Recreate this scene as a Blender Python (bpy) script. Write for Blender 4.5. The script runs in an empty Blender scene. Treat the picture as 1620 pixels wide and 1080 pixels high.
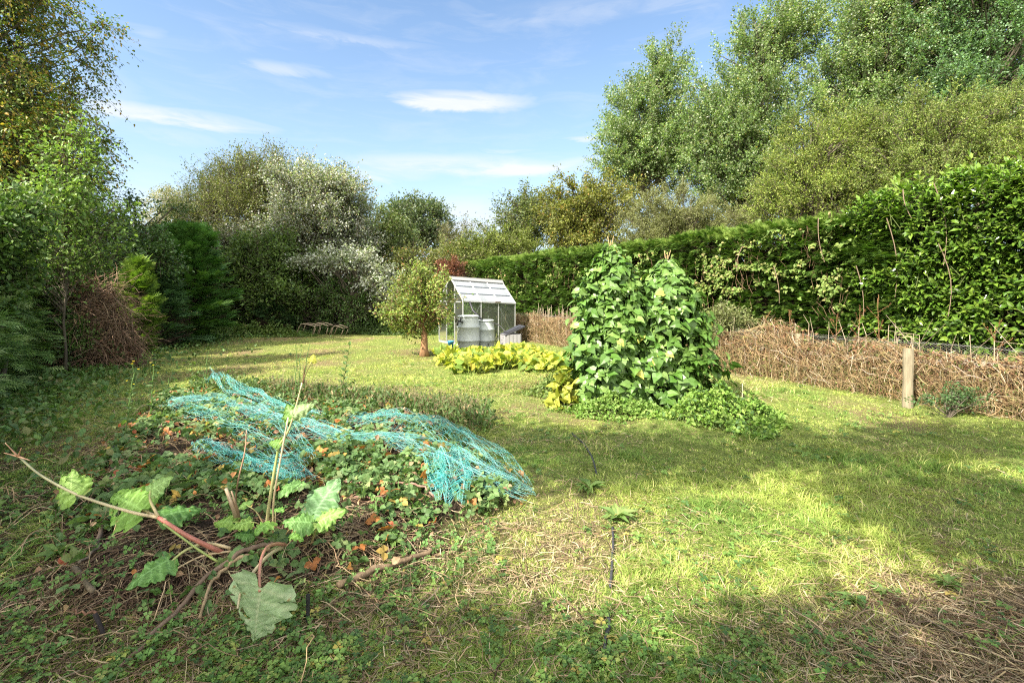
import bpy, math, random
import numpy as np
from mathutils import Vector
C = bpy.context.scene.collection
SC = bpy.context.scene
H = 1.6            # camera height
F = 765.0          # focal length in photo pixels (1620 wide)
PXC, PYH = 810.0, 462.0

# ------------------------------------------------------------ camera
cam_d = bpy.data.cameras.new('camera'); cam = bpy.data.objects.new('camera', cam_d); C.objects.link(cam)
cam.location = (0, 0, H); cam.rotation_euler = (math.radians(90), 0, 0)
cam_d.sensor_width = 36; cam_d.lens = 36*F/1620; cam_d.shift_y = -78/1620
cam_d.clip_start = 0.05; cam_d.clip_end = 2000
SC.camera = cam
# ------------------------------------------------------------ sun and sky
SUN_EL = math.radians(43); SAZ = np.array([-0.715, -0.699])
SUN = np.array([SAZ[0]*math.cos(SUN_EL), SAZ[1]*math.cos(SUN_EL), math.sin(SUN_EL)])
sl = bpy.data.lights.new('sun', 'SUN'); sl.energy = 5.0; sl.angle = math.radians(0.55); sl.color = (1, .93, .80)
so = bpy.data.objects.new('sun', sl); C.objects.link(so)
so.rotation_euler = Vector(SUN).to_track_quat('Z', 'Y').to_euler(); so.location = (-20, -20, 30)
SC.view_settings.view_transform = 'Standard'; SC.view_settings.look = 'None'
SC.view_settings.exposure = 1.6; SC.view_settings.gamma = 1
W = bpy.data.worlds.new('World'); SC.world = W; W.use_nodes = True
SC.render.engine = 'CYCLES'
cy = SC.cycles; cy.max_bounces = 7; cy.diffuse_bounces = 3; cy.glossy_bounces = 2; cy.transmission_bounces = 4
cy.transparent_max_bounces = 12; cy.use_denoising = False; cy.sample_clamp_indirect = 3; cy.filter_width = 1.15; cy.caustics_reflective = False; cy.caustics_refractive = False
def build_world():
    nt = W.node_tree; N = nt.nodes; L = nt.links; N.clear()
    out = N.new('ShaderNodeOutputWorld'); bg = N.new('ShaderNodeBackground')
    sky = N.new('ShaderNodeTexSky'); sky.sky_type = 'NISHITA'; sky.sun_disc = False
    sky.sun_elevation = SUN_EL; sky.sun_rotation = math.atan2(SAZ[0], SAZ[1]); sky.altitude = 50
    sky.air_density = 1.0; sky.dust_density = .6; sky.ozone_density = 1.6
    def M(op, a, b=None, c=None, clamp=False):
        n = N.new('ShaderNodeMath'); n.operation = op; n.use_clamp = clamp
        for i, v in enumerate((a, b, c)):
            if v is None: continue
            if isinstance(v, (int, float)): n.inputs[i].default_value = v
            else: L.new(v, n.inputs[i])
        return n.outputs[0]
    tc = N.new('ShaderNodeTexCoord'); sep = N.new('ShaderNodeSeparateXYZ'); L.new(tc.outputs['Generated'], sep.inputs[0])
    x, y, z = sep.outputs
    az = M('ARCTAN2', x, y); el = M('ARCSINE', z)
    cv = N.new('ShaderNodeCombineXYZ'); L.new(M('MULTIPLY', az, 3.0), cv.inputs[0]); L.new(M('MULTIPLY', el, 14.0), cv.inputs[1])
    n1 = N.new('ShaderNodeTexNoise'); n1.inputs['Scale'].default_value = 2.2; n1.inputs['Detail'].default_value = 9; n1.inputs['Roughness'].default_value = .62
    n1.inputs['Distortion'].default_value = .6; L.new(cv.outputs[0], n1.inputs['Vector'])
    nz = M('SUBTRACT', n1.outputs['Fac'], .5)
    azn = M('ADD', az, M('MULTIPLY', nz, .16)); eln = M('ADD', el, M('MULTIPLY', nz, .035))
    clouds = [(735,161,92,15,1.1),(700,168,60,9,.8),(300,189,120,11,1.0),(215,47,45,6,.35),(455,110,62,8,.5),(740,262,150,15,.85),
              (610,277,60,10,.6),(850,268,70,9,.6),(290,220,46,12,.35),(925,220,34,4,.7),(935,253,34,7,.55),(745,345,95,30,.75),
              (520,62,160,7,.08),(1000,8,190,20,.25),(150,150,60,40,.35),(240,320,70,45,.35),(550,60,120,6,.3),(790,240,40,3,.35),(20,180,100,26,.5)]
    acc = None
    for px, py, rx, ry, s in clouds:
        a0 = math.atan2(px-PXC, F); d = math.hypot(px-PXC, F); e0 = math.atan2(PYH-py, d)
        ra = rx/F*math.cos(a0)**2; re = ry/d*math.cos(e0)**2
        u = M('DIVIDE', M('SUBTRACT', azn, a0), ra); v = M('DIVIDE', M('SUBTRACT', eln, e0), re)
        r2 = M('ADD', M('MULTIPLY', u, u), M('MULTIPLY', v, v))
        g = M('MULTIPLY', M('SUBTRACT', 1.0, M('MULTIPLY', r2, .55), clamp=True), s)
        acc = g if acc is None else M('ADD', acc, g)
    acc = M('MULTIPLY', acc, M('MULTIPLY', M('SUBTRACT', n1.outputs['Fac'], .20), 3.2, clamp=True), clamp=True)
    acc = M('POWER', acc, 1.1)
    thin = M('MULTIPLY', M('SUBTRACT', n1.outputs['Fac'], .47, clamp=True), .65)
    acc = M('ADD', M('MULTIPLY', acc, .85), thin, clamp=True)
    mp = N.new('ShaderNodeVectorMath'); mp.operation = 'MULTIPLY'; L.new(sky.outputs[0], mp.inputs[0]); mp.inputs[1].default_value = (.088, .095, .096)
    hz = M('POWER', M('SUBTRACT', 1.0, M('ABSOLUTE', z), clamp=True), 3.6)
    hm = N.new('ShaderNodeMix'); hm.data_type = 'RGBA'; L.new(M('MULTIPLY', hz, .85), hm.inputs[0]); L.new(mp.outputs[0], hm.inputs[6])
    hm.inputs[7].default_value = (.255, .295, .335, 1)
    mx = N.new('ShaderNodeMix'); mx.data_type = 'RGBA'; L.new(acc, mx.inputs[0]); L.new(hm.outputs[2], mx.inputs[6])
    mx.inputs[7].default_value = (.335, .342, .355, 1)
    # unseen bright cloud added sunward, behind the viewpoint, to lift the shade
    n2 = N.new('ShaderNodeTexNoise'); n2.inputs['Scale'].default_value = 2.0; n2.inputs['Detail'].default_value = 6; L.new(tc.outputs['Generated'], n2.inputs['Vector'])
    bk = M('MULTIPLY', M('ADD', M('MULTIPLY', y, -1.6), M('SUBTRACT', M('MULTIPLY', z, 1.5), .75), clamp=True), M('MULTIPLY', M('SUBTRACT', n2.outputs['Fac'], .30), 3.2, clamp=True), clamp=True)
    m3 = N.new('ShaderNodeMix'); m3.data_type = 'RGBA'; L.new(bk, m3.inputs[0]); L.new(mx.outputs[2], m3.inputs[6]); m3.inputs[7].default_value = (1.6, 1.52, 1.36, 1); mx = m3
    L.new(mx.outputs[2], bg.inputs[0]); bg.inputs[1].default_value = 1.0; L.new(bg.outputs[0], out.inputs[0])
build_world()

# ------------------------------------------------------------ numbers
RNG = np.random.default_rng(7)
def nrm(v):
    v = np.asarray(v, float); return v/np.maximum(np.linalg.norm(v, axis=-1, keepdims=True), 1e-9)
_tabs = {}
def vnoise(x, y, s=1.0, seed=0):
    if seed not in _tabs: _tabs[seed] = np.random.default_rng(1000+seed).random((64, 64))
    t = _tabs[seed]; x = np.asarray(x, float)/s+31.7; y = np.asarray(y, float)/s+17.3
    xi = np.floor(x).astype(int); yi = np.floor(y).astype(int); fx = x-xi; fy = y-yi
    fx = fx*fx*(3-2*fx); fy = fy*fy*(3-2*fy)
    g = lambda a, b: t[a % 64, b % 64]
    return (g(xi, yi)*(1-fx)+g(xi+1, yi)*fx)*(1-fy)+(g(xi, yi+1)*(1-fx)+g(xi+1, yi+1)*fx)*fy
def fbm(x, y, s=1.0, seed=0, o=3):
    r = 0; a = 1; t = 0
    for k in range(o): r = r+a*vnoise(x, y, s/2**k, seed+k); t += a; a *= .55
    return r/t
def inpoly(x, y, poly):
    x = np.asarray(x, float); y = np.asarray(y, float); r = np.zeros(x.shape, bool); n = len(poly)
    for i in range(n):
        x1, y1 = poly[i]; x2, y2 = poly[(i+1) % n]
        c = ((y1 > y) != (y2 > y)) & (x < (x2-x1)*(y-y1)/((y2-y1) or 1e-9)+x1); r ^= c
    return r
def dpoly(x, y, poly):            # signed distance, positive inside
    x = np.asarray(x, float); y = np.asarray(y, float); d = np.full(x.shape, 1e9); n = len(poly)
    for i in range(n):
        a = np.array(poly[i]); b = np.array(poly[(i+1) % n]); e = b-a
        t = np.clip(((x-a[0])*e[0]+(y-a[1])*e[1])/(e@e), 0, 1)
        d = np.minimum(d, np.hypot(x-a[0]-t*e[0], y-a[1]-t*e[1]))
    return np.where(inpoly(x, y, poly), d, -d)
BED = [(-5.3,7.3),(-3.4,7.3),(-1.3,6.6),(0.15,3.75),(-0.45,3.0),(-1.05,2.45),(-2.1,2.2),(-3.3,3.4),(-4.1,5.0)]
def sstep(a, b, v):
    t = np.clip((v-a)/(b-a), 0, 1); return t*t*(3-2*t)
def hgt(x, y):
    x = np.asarray(x, float); y = np.asarray(y, float)
    near = np.exp(-((x/14)**2+((y-7)/14)**2))
    h = (fbm(x, y, 2.2, 3)-.5)*.10*near + (vnoise(x, y, .45, 9)-.5)*.022*near
    d = dpoly(x, y, BED)+(vnoise(x, y, .5, 12)-.5)*.15
    h = h + sstep(-.12, .45, d)*.115
    h = h + sstep(0, .3, d)*(vnoise(x, y, .25, 5)-.5)*.05
    h = h + .07*np.exp(-(((x-2.6)/1.0)**2+((y-6.0)/.7)**2)) + .05*np.exp(-(((x+2.3)/.6)**2+((y-2.6)/.4)**2))
    return h
def at(px, py, z=0.0):            # point of the ground under a photo pixel
    dx, dz = (px-PXC)/F, (PYH-py)/F; Y = 5.0
    for _ in range(12):
        g = float(hgt(dx*Y, Y))+z; Y = .5*Y+.5*(g-H)/dz
    return (dx*Y, Y, float(hgt(dx*Y, Y)))
def pt(px, py, Y): return np.array([(px-PXC)/F*Y, Y, H+(PYH-py)/F*Y])

# ------------------------------------------------------------ mesh soup
class Soup:
    def __init__(s): s.v = []; s.f = []; s.c = []; s.n = 0
    def add(s, v, f, c):
        v = np.asarray(v, float).reshape(-1, 3); f = np.asarray(f, np.int64).reshape(-1, 3)
        c = np.broadcast_to(np.asarray(c, float), v.shape) if np.ndim(c) == 1 else np.asarray(c, float).reshape(-1, 3)
        s.v.append(v); s.f.append(f+s.n); s.c.append(c); s.n += len(v)
    def inst(s, T, pos, axis, nr, scale, col):
        """copies of template T=(verts, tris) : local Y -> axis, local Z -> near nr"""
        tv, tf = T; pos = np.asarray(pos, float); n = len(pos)
        if n == 0: return
        Y = nrm(axis); X = nrm(np.cross(Y, nr)); Z = np.cross(X, Y)
        sc = np.asarray(scale, float)
        sc = np.broadcast_to(sc.reshape(-1, 1) if sc.ndim < 2 else sc, (n, 3)) if sc.ndim < 2 else sc
        R = np.stack([X*sc[:, :1], Y*sc[:, 1:2], Z*sc[:, 2:3]], 1)
        v = np.einsum('ti,nij->ntj', tv, R)+pos[:, None, :]
        f = tf[None]+(np.arange(n)*len(tv))[:, None, None]
        c = np.repeat(np.broadcast_to(col, (n, 3)), len(tv), 0)
        s.add(v.reshape(-1, 3), f.reshape(-1, 3), c)
    def tubes(s, P, R, col, sides=4, cap=True):
        """P (N,K,3) polylines, R (N,K) radii"""
        P = np.asarray(P, float); R = np.asarray(R, float)
        if P.ndim == 2: P = P[None]
        if R.ndim == 1: R = np.broadcast_to(R, P.shape[:2])
        N, K, _ = P.shape
        T = np.gradient(P, axis=1); T = nrm(T)
        ref = np.where(np.abs(nrm(P[:, -1]-P[:, 0])[:, 2:3]) > .85, np.array([[1., 0, 0]]), np.array([[0, 0, 1.]]))[:, None, :]
        U = nrm(np.cross(T, ref)); V = np.cross(T, U)
        a = np.arange(sides)*2*math.pi/sides
        ring = U[:, :, None, :]*np.cos(a)[None, None, :, None]+V[:, :, None, :]*np.sin(a)[None, None, :, None]
        v = P[:, :, None, :]+ring*R[:, :, None, None]
        idx = np.arange(N*K*sides).reshape(N, K, sides)
        a0 = idx[:, :-1, :]; a1 = np.roll(idx, -1, 2)[:, :-1, :]; b0 = idx[:, 1:, :]; b1 = np.roll(idx, -1, 2)[:, 1:, :]
        f = np.concatenate([np.stack([a0, a1, b1], -1).reshape(-1, 3), np.stack([a0, b1, b0], -1).reshape(-1, 3)])
        if cap:
            e = idx[:, -1, :]; b = idx[:, 0, :]
            fs = []
            for k in range(1, sides-1): fs.append(np.stack([e[:, 0], e[:, k], e[:, k+1]], -1)); fs.append(np.stack([b[:, 0], b[:, k+1], b[:, k]], -1))
            f = np.concatenate([f]+fs)
        col = np.asarray(col, float)
        if col.ndim == 2: col = np.repeat(col, K*sides, 0)
        s.add(v.reshape(-1, 3), f, col)
    def box(s, c, half, col, ax=None):
        ax = np.eye(3) if ax is None else np.asarray(ax, float)
        q = np.array([[i, j, k] for i in (-1, 1) for j in (-1, 1) for k in (-1, 1)])*np.asarray(half)
        v = np.asarray(c)+q@ax
        f = [(0,1,3),(0,3,2),(4,6,7),(4,7,5),(0,4,5),(0,5,1),(2,3,7),(2,7,6),(0,2,6),(0,6,4),(1,5,7),(1,7,3)]
        s.add(v, f, col)
    def bar(s, a, b, w, h, col, up=(0, 0, 1)):
        a = np.asarray(a, float); b = np.asarray(b, float); d = nrm(b-a); x = nrm(np.cross(d, up)); z = np.cross(x, d)
        s.box((a+b)/2, (w/2, np.linalg.norm(b-a)/2, h/2), col, np.stack([x, d, z]))
    def build(s, name, mat, parent=None, smooth=False, **props):
        me = bpy.data.meshes.new(name)
        v = np.concatenate(s.v) if s.v else np.zeros((0, 3)); f = np.concatenate(s.f) if s.f else np.zeros((0, 3), int); c = np.concatenate(s.c)
        me.vertices.add(len(v)); me.vertices.foreach_set('co', v.astype(np.float32).ravel())
        me.loops.add(len(f)*3); me.loops.foreach_set('vertex_index', f.astype(np.int32).ravel())
        me.polygons.add(len(f)); me.polygons.foreach_set('loop_start', np.arange(0, len(f)*3, 3, dtype=np.int32))
        me.polygons.foreach_set('use_smooth', np.full(len(f), smooth))
        at_ = me.attributes.new('Col', 'FLOAT_COLOR', 'POINT')
        at_.data.foreach_set('color', np.concatenate([np.clip(c, 0, 1), np.ones((len(c), 1))], 1).astype(np.float32).ravel())
        me.update(calc_edges=True); me.validate()
        me.materials.append(mat)
        o = bpy.data.objects.new(name, me); C.objects.link(o)
        if parent is not None:
            o.parent = parent; me.vertices.foreach_get  # local coordinates are relative to the parent
            off = np.array(parent.location[:]) if parent.parent is None else np.zeros(3)
            if parent.parent is not None: off = np.array(parent.parent.location[:])+np.array(parent.location[:])
            vv = (v-off).astype(np.float32).ravel(); me.vertices.foreach_set('co', vv); me.update()
        for k, p in props.items(): o[k] = p
        return o
def thing(name, label, cat, loc, group=None):
    o = bpy.data.objects.new(name, None); C.objects.link(o); o.location = tuple(float(a) for a in loc); o.empty_display_size = .2
    o['label'] = label; o['category'] = cat
    if group: o['group'] = group
    return o

# ------------------------------------------------------------ templates (unit length along Y)
def K(pal, k): return [(p[0],)+tuple(c*k for c in p[1:]) for p in pal]
def tri(v, f): return np.array(v, float), np.array(f, int)
def T_dia(w=.3, fold=.08, curl=.1): return tri([(0,0,0),(-w,.45,fold),(0,1,-curl),(w,.45,fold)], [(0,2,1),(0,3,2)])
def T_leaf(w=.3, fold=.1, curl=.15):
    return tri([(0,0,0),(0,.5,0),(0,1,-curl),(-w*.8,.22,fold),(-w,.58,fold*.8),(w*.8,.22,fold),(w,.58,fold*.8)],
               [(0,1,3),(3,1,4),(4,1,2),(0,5,1),(5,6,1),(6,2,1)])
def T_heart(w=.48, fold=.07, curl=.22):
    return tri([(0,0,0),(0,.45,0),(0,1.05,-curl),(-w*.62,-.10,fold),(-w,.25,fold),(-w*.62,.62,fold*.4),(w*.62,-.10,fold),(w,.25,fold),(w*.62,.62,fold*.4)],
               [(0,1,3),(3,1,4),(4,1,5),(5,1,2),(0,6,1),(6,7,1),(7,8,1),(8,2,1)])
def T_spray(n=5, w=.30, droop=.2):
    v = [(0,0,0),(.02,.5,-droop*.2),(0,1,-droop)]; f = []
    for i in range(n):
        t = .08+.8*i/n; L = w*(1-.75*abs(t-.35)/.65)+.05; y = t; z = -droop*t*t
        for sgn in (-1, 1):
            b = len(v); v += [(0, y, z), (0, y+.13, z), (sgn*L, y+.22+L*.5, z-.06)]; f.append((b, b+1, b+2) if sgn > 0 else (b, b+2, b+1))
    b = len(v); v += [(-.02,0,0),(.02,0,0),(0,1.05,-droop)]; f.append((b, b+1, b+2))
    return tri(v[0:], f)
def T_multi(T, angs, size=1.0, off=0.0):
    V, Fc = [], []
    for i, a in enumerate(angs):
        c, s_ = math.cos(a), math.sin(a); v = T[0]*size; v = v+np.array([0, off, 0])
        V.append(v@np.array([[c, s_, 0], [-s_, c, 0], [0, 0, 1]])); Fc.append(T[1]+i*len(T[0]))
    return np.concatenate(V), np.concatenate(Fc)
DIA, DIAW, LEAF, LEAFN, HEART = T_dia(.28), T_dia(.42), T_leaf(.30), T_leaf(.19, .06, .25), T_heart()
SPRAY = T_spray(); SPRAYN = T_spray(4, .2, .35)
TREF = T_multi(T_dia(.46, .1, .12), (0, 2.1, -2.1), 1, .03)
STRAW3 = T_multi(T_leaf(.42, .1, .15), (0, 1.5, -1.5), 1, .05)
BLADE = tri([(-.5,0,0),(.5,0,0),(-.40,.45,.10),(.40,.45,.10),(0,.92,.62)], [(0,1,3),(0,3,2),(2,3,4)])
CHIP = tri([(-.5,0,0),(.5,0,0),(.4,1,.0),(-.4,1,.0)], [(0,1,2),(0,2,3)])
LOBED = T_multi(T_dia(.30, .05, .1), (0, .75, -.75, 1.5, -1.5), 1, 0)
def rdir(n, up=0.0, rng=RNG):
    v = nrm(rng.normal(size=(n, 3))); v[:, 2] += up; return nrm(v)
def pick(pal, n, jit=.15, rng=RNG):
    """pal: list of (weight, r, g, b)"""
    p = np.array(pal, float); p[:, 2] *= np.where(p[:, 2] > p[:, 1]*1.1, .88, 1); w = p[:, 0]/p[:, 0].sum(); i = rng.choice(len(p), n, p=w)
    return p[i, 1:]*(1+(rng.random((n, 1))-.5)*2*jit)*(1+(rng.random((n, 3))-.5)*.5*jit)

# ------------------------------------------------------------ materials
def mat(name): m = bpy.data.materials.new(name); m.use_nodes = True; return m
def leaf_mat(name, rough=.5, spec=.35, trans=.28, tint=(1.15, 1.25, .55)):
    m = mat(name); N = m.node_tree.nodes; L = m.node_tree.links; b = N['Principled BSDF']; out = N['Material Output']
    a = N.new('ShaderNodeAttribute'); a.attribute_name = 'Col'
    L.new(a.outputs['Color'], b.inputs['Base Color']); b.inputs['Roughness'].default_value = rough; b.inputs['Specular IOR Level'].default_value = spec
    if trans > 0:
        vm = N.new('ShaderNodeVectorMath'); vm.operation = 'MULTIPLY'; L.new(a.outputs['Color'], vm.inputs[0]); vm.inputs[1].default_value = tuple(t*1.25 for t in tint)
        t = N.new('ShaderNodeBsdfTranslucent'); L.new(vm.outputs[0], t.inputs[0])
        mx = N.new('ShaderNodeMixShader'); mx.inputs[0].default_value = trans
        L.new(b.outputs[0], mx.inputs[1]); L.new(t.outputs[0], mx.inputs[2]); L.new(mx.outputs[0], out.inputs[0])
    return m
def rough_mat(name, rough=.85, spec=.2, nscale=30, amt=.5, bump=.3, metallic=0, stretch=(1, 1, 1)):
    m = mat(name); N = m.node_tree.nodes; L = m.node_tree.links; b = N['Principled BSDF']
    a = N.new('ShaderNodeAttribute'); a.attribute_name = 'Col'
    tc = N.new('ShaderNodeTexCoord'); mp = N.new('ShaderNodeMapping'); mp.inputs['Scale'].default_value = stretch; L.new(tc.outputs['Object'], mp.inputs[0])
    n = N.new('ShaderNodeTexNoise'); n.inputs['Scale'].default_value = nscale; n.inputs['Detail'].default_value = 6; n.inputs['Roughness'].default_value = .65; L.new(mp.outputs[0], n.inputs['Vector'])
    r = N.new('ShaderNodeMapRange'); L.new(n.outputs['Fac'], r.inputs[0]); r.inputs[1].default_value = .25; r.inputs[2].default_value = .75; r.inputs[3].default_value = 1-amt; r.inputs[4].default_value = 1+amt*.6
    vm = N.new('ShaderNodeVectorMath'); vm.operation = 'SCALE'; L.new(a.outputs['Color'], vm.inputs[0]); L.new(r.outputs[0], vm.inputs['Scale'])
    L.new(vm.outputs[0], b.inputs['Base Color']); b.inputs['Roughness'].default_value = rough; b.inputs['Specular IOR Level'].default_value = spec; b.inputs['Metallic'].default_value = metallic
    if bump: bp = N.new('ShaderNodeBump'); bp.inputs['Strength'].default_value = bump; bp.inputs['Distance'].default_value = .02; L.new(n.outputs['Fac'], bp.inputs['Height']); L.new(bp.outputs[0], b.inputs['Normal'])
    return m
M_LEAF = leaf_mat('foliage'); M_GLOSS = leaf_mat('glossy_leaf', .26, .38, .22); M_CON = leaf_mat('conifer_spray', .6, .2, .2)
M_MATTE = leaf_mat('soft_leaf', .55, .3, .30); M_POP = leaf_mat('poplar_leaf', .40, .5, .38); M_GRASS = leaf_mat('grass_blades', .6, .2, .38, (1.1, 1.1, .6))
M_DRY = leaf_mat('dry_stems', .8, .15, .15, (1, .9, .7)); M_BARK = rough_mat('bark', .9, .15, 14, .55, .8, 0, (1, 1, .25))
M_WOOD = rough_mat('weathered_wood', .85, .2, 9, .45, .5, 0, (4, 4, .6)); M_PLAST = rough_mat('grey_plastic', .42, .45, 6, .14, .05)
M_METAL = rough_mat('aluminium', .4, .5, 20, .15, .05, .35); M_BLK = rough_mat('black_plastic', .5, .4, 20, .3, .2)
# ------------------------------------------------------------ the ground
def fence_x(y): return 10.25-.6*y
def build_ground():
    xs = np.concatenate([np.linspace(-400, -16, 14), np.arange(-15, -6, .5), np.arange(-6, 5, .05), np.arange(5, 15, .5), np.linspace(16, 400, 14)])
    ys = np.concatenate([np.linspace(-200, -6, 10), np.arange(-5, 1.5, .5), np.arange(1.5, 8.5, .05), np.arange(8.5, 26, .5), np.linspace(27, 700, 18)])
    X, Y = np.meshgrid(xs, ys); Z = hgt(X, Y); nx, ny = len(xs), len(ys)
    i = np.arange((ny-1)*nx).reshape(ny-1, nx)[:, :-1].ravel()
    f = np.concatenate([np.stack([i, i+1, i+nx+1], 1), np.stack([i, i+nx+1, i+nx], 1)])
    d = dpoly(X, Y, BED); soil = sstep(-.1, .15, d+(vnoise(X, Y, .3, 4)-.5)*.3)
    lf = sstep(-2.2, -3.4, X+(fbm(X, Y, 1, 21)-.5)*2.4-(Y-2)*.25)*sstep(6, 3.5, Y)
    dry = fbm(X, Y, 1.1, 30); dry = np.clip(sstep(.45, .75, dry)+.9*sstep(.0, .8, 1-np.hypot((X-2.4)/1.8, (Y-2.3)/.9)), 0, 1)
    c = np.stack([soil, np.clip(dry, 0, 1), lf], -1).reshape(-1, 3)
    s = Soup(); s.add(np.stack([X, Y, Z], -1), f, c)
    m = mat('ground_soil_and_turf'); N = m.node_tree.nodes; L = m.node_tree.links; b = N['Principled BSDF']
    a = N.new('ShaderNodeAttribute'); a.attribute_name = 'Col'; sp = N.new('ShaderNodeSeparateColor'); L.new(a.outputs['Color'], sp.inputs[0])
    tc = N.new('ShaderNodeTexCoord')
    def noise(sc, det=6):
        n = N.new('ShaderNodeTexNoise'); n.inputs['Scale'].default_value = sc; n.inputs['Detail'].default_value = det; n.inputs['Roughness'].default_value = .7; L.new(tc.outputs['Object'], n.inputs['Vector']); return n.outputs['Fac']
    def ramp(fac, stops):
        r = N.new('ShaderNodeValToRGB'); L.new(fac, r.inputs[0]); e = r.color_ramp.elements
        while len(e) < len(stops): e.new(.5)
        for k, (p, col) in enumerate(stops): e[k].position = p; e[k].color = (*col, 1)
        return r.outputs[0]
    def mix(fac, c1, c2):
        x = N.new('ShaderNodeMix'); x.data_type = 'RGBA'; L.new(fac, x.inputs[0]); L.new(c1, x.inputs[6]); L.new(c2, x.inputs[7]); return x.outputs[2]
    turf = ramp(noise(28), [(.3, (.06, .08, .02)), (.48, (.13, .17, .04)), (.62, (.22, .23, .08)), (.75, (.14, .21, .04))])
    dryc = ramp(noise(40), [(.3, (.07, .05, .03)), (.5, (.19, .14, .075)), (.7, (.30, .235, .13))])
    soilc = ramp(noise(22, 9), [(.3, (.018, .012, .008)), (.5, (.045, .032, .022)), (.66, (.085, .062, .043)), (.8, (.13, .10, .07))])
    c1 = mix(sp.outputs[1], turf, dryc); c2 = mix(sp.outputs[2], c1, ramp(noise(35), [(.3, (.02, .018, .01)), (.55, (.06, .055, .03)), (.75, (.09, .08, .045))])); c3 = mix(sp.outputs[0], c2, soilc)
    L.new(c3, b.inputs['Base Color']); b.inputs['Roughness'].default_value = .95; b.inputs['Specular IOR Level'].default_value = .1
    bp = N.new('ShaderNodeBump'); bp.inputs['Strength'].default_value = .9; bp.inputs['Distance'].default_value = .04; L.new(noise(45, 8), bp.inputs['Height']); L.new(bp.outputs[0], b.inputs['Normal'])
    o = s.build('ground', m, smooth=True, kind='structure'); return o
build_ground()

# ------------------------------------------------------------ grass and low weeds
def polar(n, rmin, rmax, half=60, p=1.12, rng=RNG):
    r = rmin*(rmax/rmin)**(rng.random(n)**p); a = np.radians((rng.random(n)*2-1)*half); return r*np.sin(a), r*np.cos(a)
def lawn_mask(x, y):
    left = np.interp(y, [0, 4.6, 11.3, 18, 40], [-5.0, -5.3, -9.6, -11.3, -12])
    return (x < fence_x(y)+.25) & (x > left) & (y < 18.6+(vnoise(x, y, 1.5, 2)-.5)*1.2)
def dry_at(x, y):
    d = .8*sstep(.56, .80, fbm(x, y, .9, 30)); d = d+.95*sstep(.0, .5, 1-np.hypot((x-2.5)/1.9, (y-2.15)/.75))
    for cx, cy_, r in ((-.25, 3.1, .55), (.55, 3.15, .5), (-.6, 2.6, .4), (1.3, 6.6, .4), (.1, 7.2, .5)): d = d+.42*np.exp(-((x-cx)**2+(y-cy_)**2)/r**2)
    return np.clip(d, 0, 1)
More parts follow.
